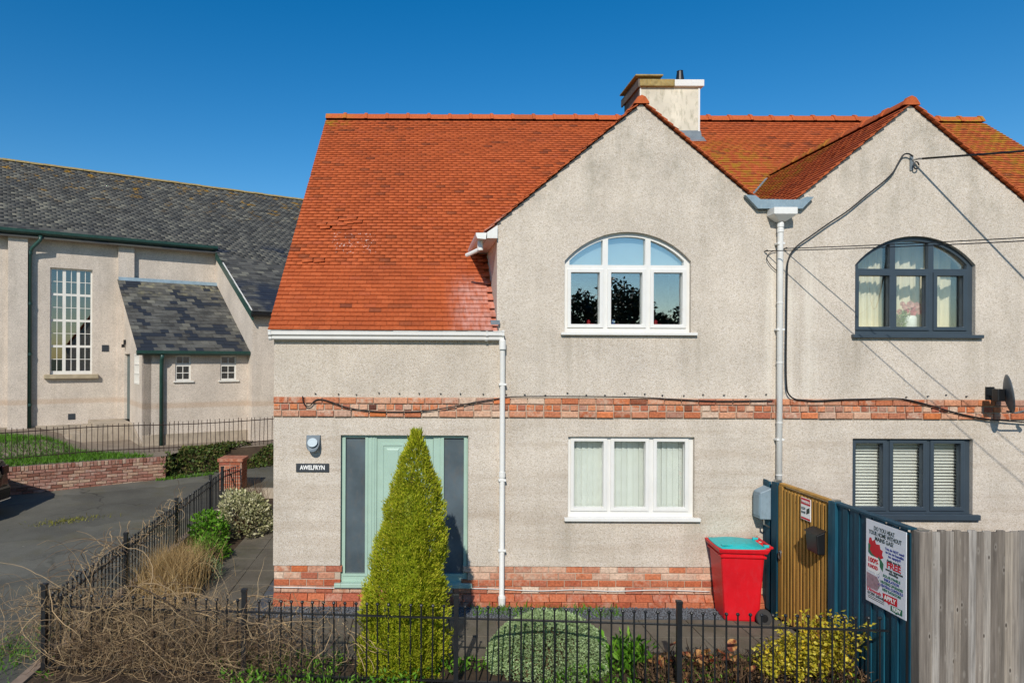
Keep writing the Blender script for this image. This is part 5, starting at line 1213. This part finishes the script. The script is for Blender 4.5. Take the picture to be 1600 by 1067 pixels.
# ================================================================== CAR AT THE LEFT EDGE
car = thing('parked_car', 'black parked car just showing at the left edge of the driveway', 'car', (-10.2, 3.75, g(3.75)))
cz0 = g(3.75); XR = -8.2
prof_c = [(0, .32, .95, .62), (.02, .30, 1.0, .80), (.10, .24, 1.06, 1.10), (.28, .22, 1.10, 1.40), (.60, .20, 1.10, 1.56), (1.5, .20, 1.09, 1.62), (2.4, .20, 1.07, 1.58), (2.9, .20, 1.05, 1.36), (3.35, .2, 1.02, 1.06), (4.0, .22, .86, .90), (4.25, .3, .70, .72)]
sec = []
for s, zb, zbelt, zt in prof_c:
    hwid = .88 if .1 < s < 4.0 else .80; up = .66 if zt > 1.2 else .80
    half = [(hwid*.93, zb), (hwid, zb+.18), (hwid*1.0, min(zbelt, zt-.02)), (up if zt > zbelt+.1 else hwid*.93, max(zt-.06, zbelt-.01)), (up*.6, zt)]
    pts = [(XR-s, 3.75-y, cz0+z) for y, z in half]+[(XR-s, 3.75+y, cz0+z) for y, z in reversed(half)]; sec.append(pts)
mb = MB(); m_ = 10; mb.add([q for s in sec for q in s], [(i*m_+k, i*m_+(k+1) % m_, (i+1)*m_+(k+1) % m_, (i+1)*m_+k) for i in range(len(sec)-1) for k in range(m_)]+[tuple(range(m_-1, -1, -1)), tuple((len(sec)-1)*m_+k for k in range(m_))])
MBo = mb.build('body', 'car_black', car, smooth=True, bevel=.0)
for sg in (-1, 1):
    yy = lambda h: 3.75+sg*(.885-(h-1.08)*.42 if h > 1.08 else .885)
    for xa, xb, za, zb_ in ((.42, 1.05, 1.13, 1.47), (1.12, 2.0, 1.13, 1.51), (2.08, 2.75, 1.12, 1.46)):
        MB().slab([(XR-xa, yy(za)+sg*.006, cz0+za), (XR-xb, yy(za)+sg*.006, cz0+za), (XR-xb, yy(zb_)+sg*.006, cz0+zb_), (XR-xa-.06, yy(zb_)+sg*.006, cz0+zb_)], (0, -sg*.01, 0)).build('window', 'car_glass', car)
    for wx in (-.82, -3.45):
        wl_ = MB().lathe([(.18, -.1), (.29, -.1), (.315, -.07), (.315, .07), (.29, .1), (.18, .1)], (XR+wx, 3.75+sg*.79, cz0+.315), 'Y', 28).build('wheel', 'rubber', car)
        MB().lathe([(.03, -.105), (.17, -.09), (.18, -.06), (.18, .06), (.17, .09), (.03, .105)], (XR+wx, 3.75+sg*.79, cz0+.315), 'Y', 16).build('rim', 'steel', wl_)
    MB().box(XR-.06, XR+.012, 3.75+sg*.62, 3.75+sg*.82, cz0+.80, cz0+.98).build('tail_lamp', 'car_lamp', car, bevel=.02)
    MB().box(XR-.02, XR+.02, 3.75+sg*.58, 3.75+sg*.80, cz0+.40, cz0+.46).build('reflector', 'chrome', car, bevel=.01)
    MB().box(XR-2.75, XR-2.58, 3.75+sg*.88, 3.75+sg*1.05, cz0+1.08, cz0+1.22).build('mirror', 'car_black', car, bevel=.03)
MB().slab([(XR-.075, 3.15, cz0+1.12), (XR-.075, 4.35, cz0+1.12), (XR-.27, 4.25, cz0+1.40), (XR-.27, 3.25, cz0+1.40)], (.012, 0, 0)).build('rear_window', 'car_glass', car)
MB().box(XR-.05, XR+.05, 2.93, 4.57, cz0+.30, cz0+.58).build('bumper', 'car_black', car, bevel=.05)
MB().box(XR+.0, XR+.058, 2.95, 4.55, cz0+.29, cz0+.32).build('bumper_trim', 'chrome', car, bevel=.01)

# ================================================================== VEGETATION
def noise3(P, f, seed=0):
    r_ = np.random.default_rng(seed); out = np.zeros(len(P))
    for k in range(5):
        d = r_.normal(size=3); d /= np.linalg.norm(d); out += np.sin(P@d*f*(1+.35*k)+r_.uniform(0, 6))/(1+.3*k)
    return out/3
# conifer
ct = thing('conifer', 'golden green conical conifer growing in front of the sage door', 'tree', (-.1, -1.78, 0))
MB().tube([(-.12, -1.78, -.05), (-.10, -1.78, .8), (-.02, -1.78, 2.2)], [.07, .05, .015], 8).build('trunk', 'bark', ct)
zz = [0, .2, .80, 1.06, 1.60, 2.0, 2.27, 2.42, 2.53, 2.61]; rr = [.43, .455, .42, .385, .325, .24, .145, .08, .038, .005]; cxs = [-.13, -.13, -.12, -.08, -.02, .01, -.005, .0, .0, .0]
n = 52000; z = rng.uniform(0, 2.6, n); keep = rng.uniform(0, .5, n) < np.interp(z, zz, rr)+.03; z = z[keep]; n = len(z)
a = rng.uniform(0, 2*np.pi, n); rad = np.interp(z, zz, rr)
U = np.stack([np.cos(a)*1.2, np.sin(a)*1.2, z*1.6], 1)
lump = noise3(U, 5.5, 3)*.11+noise3(U, 15, 4)*.16+noise3(U, 33, 14)*.08
rr_ = rad*(1+lump)*rng.uniform(.80, 1.02, n)*np.where(rng.uniform(0, 1, n) < .02, rng.uniform(1.05, 1.18, n), 1.0)
P = np.stack([np.interp(z, zz, cxs)+rr_*np.cos(a), -1.78+rr_*np.sin(a), z-.03], 1)
D = np.stack([np.cos(a)*.75, np.sin(a)*.75, np.full(n, .85)], 1)+rng.normal(0, .28, (n, 3))
g1 = leaves_geo(P, D, rng.uniform(.028, .055, n), rng.uniform(.008, .014, n), .05)
geo2 = leaves_geo(P+rng.normal(0, .008, (n, 3)), D+rng.normal(0, .45, (n, 3)), rng.uniform(.022, .042, n), rng.uniform(.008, .013, n), .05)
m_ = 300; zt = rng.uniform(2.1, 2.52, m_); at = rng.uniform(0, 2*np.pi, m_); rt = np.interp(zt, zz, rr)*.8
Pt = np.stack([.01+rt*np.cos(at), -1.78+rt*np.sin(at), zt], 1); g3 = leaves_geo(Pt, np.stack([np.cos(at)*.3, np.sin(at)*.3, np.ones(m_)], 1)+rng.normal(0, .15, (m_, 3)), rng.uniform(.06, .11, m_), .012)
V, F = join_geo(g1, geo2, g3); fast_mesh('foliage', V, F, 'cypress', ct)
mb = MB(); prof_i = [(max(.004, r_*.60), z_-.02) for z_, r_ in zip(zz[:-4], rr[:-4])]
mb.lathe(prof_i, (-.06, -1.78, 0), 'Z', 20).build('inner_foliage', 'cypress', ct, smooth=True)
# hebe dome
hb = thing('round_shrub', 'pale grey-green domed shrub behind the front railings', 'shrub', (1.48, -1.72, 0))
n = 24000; d = rand_dirs(n); d[:, 2] = np.abs(d[:, 2]); U = d*1.0; k = (1+noise3(U, 4, 8)*.07+noise3(U, 11, 9)*.03)*rng.uniform(.93, 1.02, n)
P = np.stack([1.46+d[:, 0]*.66*k, -1.72+d[:, 1]*.46*k, .0+d[:, 2]**.8*.53*k], 1)
gap = noise3(d, 5, 12) > 1.05; P = P[~gap]; d = d[~gap]; n = len(P)
V, F = leaves_geo(P, d+rng.normal(0, .6, (n, 3)), rng.uniform(.020, .036, n), rng.uniform(.012, .02, n), .1); fast_mesh('foliage', V, F, 'hebe', hb)
mb = MB(); vs = []; 
mb.lathe([(.94, 0), (.92, .15), (.8, .5), (.55, .78), (.25, .9), (.02, .93)], (0, 0, 0), 'Z', 24)
mb.v = [(1.46+x*.56, -1.72+y*.38, z*.44) for x, y, z in mb.v]; mb.build('inner_twigs', 'dead', hb)
# yellow euonymus
def shrub(name, label, c, rx, ry, h, n, mat, l0, l1, wr, seed, twigs=60, up=.4, shell=.55, inner=True, cat='shrub'):
    t = thing(name, label, cat, c); c = np.array(c); d = rand_dirs(n); d[:, 2] = np.abs(d[:, 2])
    r_ = rng.uniform(shell, 1, n)**.6*(1+noise3(d, 4.5, seed)*.22)
    P = c+np.stack([d[:, 0]*rx*r_, d[:, 1]*ry*r_, .04+d[:, 2]*h*r_], 1); keep = noise3(P-c, 9, seed+1) > -.75; P = P[keep]; d = d[keep]; n = len(P)
    D = d+rng.normal(0, .6, (n, 3)); D[:, 2] += up
    V, F = leaves_geo(P, D, rng.uniform(l0, l1, n), rng.uniform(l0, l1, n)*wr, .12, .1); fast_mesh('foliage', V, F, mat, t)
    mb = MB()
    for k in range(twigs):
        q = P[rng.integers(n)]; b = c+np.array([rng.normal(0, rx*.12), rng.normal(0, ry*.12), 0]); m_ = (b+q)/2+rng.normal(0, .03, 3)
        mb.tube([b, m_, q], [.006, .004, .002], 4, False)
    mb.build('stems', 'dead', t); return t
ye = thing('yellow_shrub', 'bright yellow variegated shrub behind the railings by the gate', 'shrub', (4.2, -2.05, 0)); gs = []; mb = MB()
for k in range(92):     # sprigs, each a stem set with leaves
    bx0 = rng.uniform(3.62, 4.54); b0 = np.array([bx0, -2.08+rng.normal(0, .13), .02]); hgt = (.28+.42*((bx0-3.62)/.92))*rng.uniform(.65, 1.12); tip = b0+np.array([rng.normal(0, .12), rng.normal(-.03, .10), hgt]); mid = (b0+tip)/2+rng.normal(0, .03, 3)
    mb.tube([b0, mid, tip], [.006, .004, .002], 4, False); m_ = int(rng.integers(22, 40)); t_ = rng.uniform(.35, 1.02, m_)[:, None]; P = b0*(1-t_)**2+2*mid*t_*(1-t_)+tip*t_**2+rng.normal(0, .028, (m_, 3))
    D = rand_dirs(m_); D[:, 2] = D[:, 2]*.6+.35; D[:, 1] -= .25; gs.append(leaves_geo(P, D, rng.uniform(.04, .065, m_), rng.uniform(.022, .036, m_), .12, .08))
V, F = join_geo(*gs); fast_mesh('foliage', V, F, 'euonymus', ye); mb.build('stems', 'dead', ye)
shrub('variegated_shrub', 'cream variegated bush beside the brick pillar and side path', (-3.2, 3.6, g2(3.6)), .55, .6, .78, 3400, 'variegated', .05, .09, .5, 31, 60)
shrub('leafy_shrub', 'bright green leafy bush against the driveway railings', (-3.62, 2.75, g2(2.7)), .34, .36, .60, 900, 'green_leaf', .05, .085, .7, 41, 40)
shrub('grassy_clump', 'low dark green clump below the leafy bush by the side path', (-3.35, 1.9, g2(1.9)), .30, .5, .34, 900, 'green_leaf', .05, .12, .2, 51, 10)
shrub('grey_herb', 'small grey-green herb at the edge of the side path', (-3.1, 1.0, g2(1)), .24, .32, .28, 700, 'hebe', .02, .05, .25, 61, 10)
# bergenia: each large leaf a piece of its own
bg_ = thing('bergenia', 'clump of large bronze and green leaves behind the railings', 'plant', (3.05, -2.0, 0))
lm = []
for k in range(4):
    mb = MB(); N_ = 10; vs = [(0, 0, 0)]
    for i in range(N_+1):
        a = math.pi*(i/N_)-math.pi/2; x = math.cos(a*.999)*.5; y = .5+math.sin(a)*.5
    ring = [(.36*math.sin(t_)*(1+.08*math.sin(5*t_+k)), .5-.5*math.cos(t_), .10*abs(math.sin(t_))+.06*math.sin(3*t_+k)) for t_ in np.linspace(.15, 2*math.pi-.15, 14)]
    mb.add([(0, .5, 0)]+ring, [(0, i, i+1) for i in range(1, 14)]+[(0, 14, 1)]); lm.append(mb.mesh('leaf', 'bergenia_leaf' if 'bergenia_leaf' in MATS else 'bergenia'))
mb = MB()
for k in range(46):
    x = 3.1+rng.normal(0, .2); y = -2.05+rng.normal(0, .12); h = rng.uniform(.04, .26); sz = rng.uniform(.08, .15)
    link('leaf', lm[k % 4], bg_, Matrix.Translation((x, y, h)) @ Matrix.Rotation(rng.uniform(0, 6.28), 4, 'Z') @ Matrix.Rotation(rng.uniform(.1, 1.2), 4, 'X') @ Matrix.Scale(sz, 4))
    mb.tube([(x+rng.normal(0, .05), y+rng.normal(0, .05), 0), (x, y, h)], .004, 4, False)
mb.build('stalks', 'dead', bg_)
# green perennials and dead stems along the bed
def clump(name, label, cat, xs, ys, n, mat, h0, h1, w0, lean=.35, kind=None, zf=None):
    P = np.stack([rng.uniform(*xs, n), rng.uniform(*ys, n), np.zeros(n)], 1)
    if zf is not None: P[:, 2] = [zf(q) for q in P]
    V, F = blades_geo(P, rng.uniform(h0, h1, n), w0, lean); o = fast_mesh(name, V, F, mat); return tag(o, label, cat, kind=kind)
n = 240; P = np.stack([2.28+rng.normal(0, .11, n), -1.92+rng.normal(0, .09, n), rng.uniform(.02, .34, n)], 1); D = rand_dirs(n)*.7; D[:, 2] = np.abs(D[:, 2])+.6
V, F = leaves_geo(P, D, rng.uniform(.09, .17, n), rng.uniform(.025, .045, n), .1, .12); fast_mesh('foliage', V, F, 'green_leaf', thing('leafy_plant', 'upright fresh green plant to the right of the domed shrub', 'plant', (2.28, -1.92, 0)))
P = np.stack([rng.uniform(-3.8, 4.5, 5200), rng.uniform(-2.35, -1.66, 5200), np.zeros(5200)], 1); keep = noise3(P, 2.2, 71)+.1 > -.15; P = P[keep]
D = rand_dirs(len(P)); D[:, 2] = np.abs(D[:, 2])+.25; P[:, 2] = rng.uniform(0, .13, len(P))*np.clip(1+noise3(P, 3, 77), .2, 2)
V, F = leaves_geo(P, D, rng.uniform(.03, .085, len(P)), rng.uniform(.014, .032, len(P)), .12)
tag(fast_mesh('ground_cover', V, F, 'green_leaf', kind='stuff'), 'low green weeds growing along the front garden bed', 'weeds')
n = 2100; P = np.stack([rng.uniform(2.3, 4.6, n), rng.uniform(-2.35, -1.75, n), rng.uniform(0, .15, n)], 1); D = rand_dirs(n); D[:, 2] = np.abs(D[:, 2])*.9
V, F = blades_geo(P, rng.uniform(.05, .24, n), rng.uniform(.004, .014, n), 1.0); V2, F2 = leaves_geo(P, D, rng.uniform(.03, .07, n), rng.uniform(.012, .03, n), .3)
V, F = join_geo((V, F), (V2, F2)); tag(fast_mesh('dead_stems', V, F, 'dead', kind='stuff'), 'brown withered stems and leaves in the bed by the gate', 'dead plants')
clump('wall_weeds', 'green weeds sprouting from the gravel under the house wall', 'weeds', (.75, 2.7), (-.42, -.08), 520, 'green_leaf', .03, .13, .012, .7, 'stuff', lambda q: .02)
# dry grass by the railings
n = 2600; P = np.stack([-3.42+rng.normal(0, .18, n), .45+rng.normal(0, .36, n), np.full(n, .03)], 1)
V, F = blades_geo(P, rng.uniform(.3, .74, n), rng.uniform(.005, .010, n), .11); tag(fast_mesh('dry_grass', V, F, 'dry_grass'), 'tall straw-coloured dry grass clump inside the driveway railings', 'grass clump')
# vine tangle
vn = thing('dead_vine', 'leafless tangle of brown climbing stems over the corner of the railings', 'vine', (-3.6, -1.95, 0))
fy = lambda x: -1.96-(x+3.93)*.0654
def vine(rad, n_, xm, xs_, zlo, zhi, step, k, wob=.2, pull=.25):
    mb = MB()
    for i in range(n_):
        x = np.clip(rng.normal(xm, xs_), -4.7, -.8); p = np.array([x, (fy(x) if x > -3.9 else -1.6)+rng.normal(.08, .14), rng.uniform(zlo, zhi)])
        d = rng.normal(size=3)*np.array([1, .4, .8]); d /= np.linalg.norm(d); pts = [tuple(p)]; bend = rng.normal(0, .045, 3)
        for s in range(k):
            if rng.uniform() < .24: d = d+rng.normal(0, .7, 3)*np.array([1, .4, 1])
            d = d+bend+rng.normal(0, wob, 3)*np.array([1, .5, 1]); d[2] -= .04+pull*(p[2]-.42); d[1] -= .6*(p[1]-(fy(p[0])+.08)); d /= np.linalg.norm(d); p = p+d*step
            p[2] = max(.02, p[2]); pts.append(tuple(p))
        r_ = rad*rng.uniform(.5, 1.3); mb.tube(pts, [r_*(1-.65*j/k) for j in range(k+1)], 4, False)
    return mb
vine(.0065, 46, -3.0, .75, .3, .8, .10, 13, .14).build('main_stems', 'vine', vn, smooth=True)
vine(.0030, 560, -2.9, .70, .12, .82, .06, 11, .16).build('twigs', 'vine', vn)
vine(.0019, 2900, -2.95, .66, .04, .80, .035, 8, .18).build('fine_twigs', 'vine', vn)
vine(.0028, 260, -1.75, .42, .10, .70, .05, 10, .18).build('spreading_twigs', 'vine', vn)
vine(.0018, 700, -1.9, .45, .03, .55, .035, 8, .2).build('spreading_litter', 'dead', vn)
vine(.0026, 900, -3.1, .60, .02, .5, .04, 7, .3).build('dry_litter', 'dead', vn)
mb = MB()
for i in range(20):     # long arching shoots over the drive
    p = np.array([-3.9+rng.normal(0, .12), -1.7+rng.uniform(-.2, 2.2), rng.uniform(.5, .85)]); a = rng.uniform(2.4, 3.6); d = np.array([math.cos(a), .2*math.sin(a), .7]); pts = [tuple(p)]
    for s in range(rng.integers(8, 16)):
        d = d+np.array([0, 0, -.11])+rng.normal(0, .10, 3); d /= np.linalg.norm(d); p = p+d*.075; p[2] = max(.03, p[2]); pts.append(tuple(p))
    mb.tube(pts, [.005*(1-.7*j/len(pts)) for j in range(len(pts))], 4, False)
mb.build('arching_shoots', 'vine', vn)
mb = MB()
for i in range(170):    # along the top of the driveway railings
    y = rng.uniform(-1.9, 2.6); p = np.array([-3.93-(y+1.96)*.032+rng.normal(0, .05), y, g2(y)+rng.normal(.64, .10)]); d = np.array([rng.normal(0, .3), rng.choice([-1, 1]), rng.normal(0, .3)]); pts = [tuple(p)]
    for s in range(9):
        d = d+rng.normal(0, .35, 3); d[0] -= 2*(p[0]+3.95+(p[1]+1.96)*.032); d /= np.linalg.norm(d); p = p+d*.05; pts.append(tuple(p))
    mb.tube(pts, .0035, 4, False)
mb.build('side_stems', 'vine', vn)
# trailing vine strand further along the front railings
mb = MB(); 
for i in range(46):
    x = rng.uniform(-1.9, -.45); p = np.array([x, fy(x)+rng.normal(.06, .05), rng.uniform(.25, .72)]); d = rng.normal(size=3); pts = [tuple(p)]
    for s in range(10):
        d = d+rng.normal(0, .4, 3); d[2] -= .12; d[1] -= 1.2*(p[1]-fy(p[0])-.05); d /= np.linalg.norm(d); p = p+d*.055; p[2] = max(.02, p[2]); pts.append(tuple(p))
    mb.tube(pts, .0035, 4, False)
mb.build('trailing_stems', 'vine', vn)
# ivy on the bank, lawn, weeds at the wall foot, patch on the drive
def cpts(s, d, z): return np.stack([CA.x+s*math.cos(R(32))+d*math.sin(R(32)), CA.y+s*math.sin(R(32))-d*math.cos(R(32)), z], 1)
n = 9000; s = rng.uniform(2.2, 8.5, n); d = rng.uniform(4.75, 5.72, n)+np.clip(2.9-s, 0, .25); z = np.interp(d, [4.75, 5.05, 5.25, 5.5, 5.75, 5.95], [.92, .9, .8, .6, .34, .3]); z = np.where(s < 2.6, np.where(d > 5.6, rng.uniform(.45, .92, n), .88), z); P = cpts(s, d, z-.03+rng.uniform(0, .08, n)*(1+noise3(np.stack([s, d, z], 1), 4, 5)))
D = rand_dirs(n); D[:, 2] = np.abs(D[:, 2]); D[:, 1] -= .5; kp_ = noise3(P, 2.4, 44) > -.35; P = P[kp_]; D = D[kp_]; n = len(P); V, F = leaves_geo(P, D, rng.uniform(.05, .1, n), rng.uniform(.04, .08, n), .1)
tag(fast_mesh('ivy', V, F, 'ivy', kind='stuff'), 'dark green ivy covering the bank beyond the brick pillar', 'ivy')
n = 26000; s = rng.uniform(-4, 2.6, n); d = rng.uniform(1.9, 5.7, n); k = (s < 1.0+.8*(d-4.2)) ; s, d = s[k], d[k]; z = np.array([yz(a, b) for a, b in zip(s, d)]); P = cpts(s, d, z-.01)
V, F = blades_geo(P, rng.uniform(.06, .16, len(P)), .014, .5); tag(fast_mesh('lawn', V, F, 'grass', kind='stuff'), 'rough green grass behind the railing by the church hall', 'grass')
n = 1500; s = rng.uniform(-1.2, 3.6, n); d = 5.88+np.abs(rng.normal(0, .07, n)); k = noise3(np.stack([s, d, 0*s], 1), 2.2, 9)+.35*(s-.4) > .1; s, d = s[k], d[k]; P = cpts(s, d, 0*s); P[:, 2] = [g(y)-.01 for y in P[:, 1]]
V, F = blades_geo(P, rng.uniform(.04, .13, len(P)), .014, .8); tag(fast_mesh('verge_weeds', V, F, 'green_leaf', kind='stuff'), 'green weeds along the foot of the brick retaining wall', 'weeds')
n = 300; P = np.stack([-6.65+rng.normal(0, .28, n), 3.9+rng.normal(0, .14, n)+0, np.zeros(n)], 1); P[:, 1] += (P[:, 0]+6.65)*.5; P[:, 2] = [g(y)-.01 for y in P[:, 1]]
V, F = blades_geo(P, rng.uniform(.03, .09, n), .012, .9); tag(fast_mesh('moss_patch', V, F, 'moss', kind='stuff'), 'yellowish weed patch growing through the driveway', 'weeds')
n = 380; P = np.stack([-3.3+rng.normal(0, .12, n), 4.6+rng.normal(0, .25, n), np.full(n, .06)], 1)
V, F = blades_geo(P, rng.uniform(.5, 1.0, n), .006, .12); tag(fast_mesh('dry_stalks', V, F, 'dead'), 'thin dry stalks rising behind the cream variegated bush', 'dead plants')
n = 500; P = np.stack([-4.55+rng.normal(0, .2, n), -1.5+rng.normal(0, .4, n), np.zeros(n)], 1)
V, F = blades_geo(P, rng.uniform(.03, .1, n), .012, .9); tag(fast_mesh('kerb_weeds', V, F, 'green_leaf', kind='stuff'), 'small green weeds outside the fence corner on the left', 'weeds')

# ================================================================== ACROSS THE STREET (seen only as reflections in the panes)
def far_tree(label, c, h, rx, seed):
    t = thing('street_tree', label, 'tree', c, 'trees reflected in the upper panes'); c = np.array(c); mb = MB()
    mb.tube([c, c+(.1, 0, h*.35), c+(.3, .1, h*.7)], [.28, .2, .08], 8)
    for k in range(14):
        a = rng.uniform(0, 6.28); b = c+(.1, 0, h*rng.uniform(.25, .6)); e = c+(math.cos(a)*rx*.7, math.sin(a)*rx*.7, h*rng.uniform(.5, .95)); mb.tube([b, (b+e)/2+(0, 0, .3), e], [.09, .06, .02], 5)
    mb.build('trunk', 'bark', t); n = 5200; d = rand_dirs(n); r_ = rng.uniform(.3, 1, n)**.5*(1+noise3(d, 4, seed)*.3)
    P = c+np.stack([d[:, 0]*rx*r_, d[:, 1]*rx*r_, h*.62+d[:, 2]*h*.38*r_], 1); P = P[noise3(P-c, 2.2, seed+1) > -.45]
    V, F = leaves_geo(P, rand_dirs(len(P)), rng.uniform(.2, .4, len(P)), rng.uniform(.12, .24, len(P)), .1); fast_mesh('crown', V, F, 'dark_tree', t)
far_tree('dark tree reflected in the middle pane of the white arched window', (13.0, -33, 0), 7.9, 2.2, 5)
far_tree('dark tree reflected in the right pane of the white arched window', (15.7, -34, 0), 6.5, 1.7, 6)
far_tree('dark tree reflected in the left pane of the white arched window', (11.0, -36, 0), 7.6, 1.6, 8)
fh = thing('far_house', 'dark roofed house reflected at the lower left of the white arched window', 'house', (7.4, -36, 0))
MB().box(2, 9.6, -42, -35, -.05, 4.4).build('wall', 'church_render', fh)
MB().slab([(1.6, -34.6, 4.4), (10.2, -34.6, 4.4), (10.2, -38.5, 7.6), (1.6, -38.5, 7.6)], (0, 0, -.15)).slab([(1.6, -42.4, 4.4), (10.2, -42.4, 4.4), (10.2, -38.5, 7.6), (1.6, -38.5, 7.6)], (0, 0, -.15)).build('roof', 'slate_field', fh)
MB().box(7.4, 8.2, -38.9, -38.1, 6.8, 8.6).build('chimney', 'red_brick', fh)
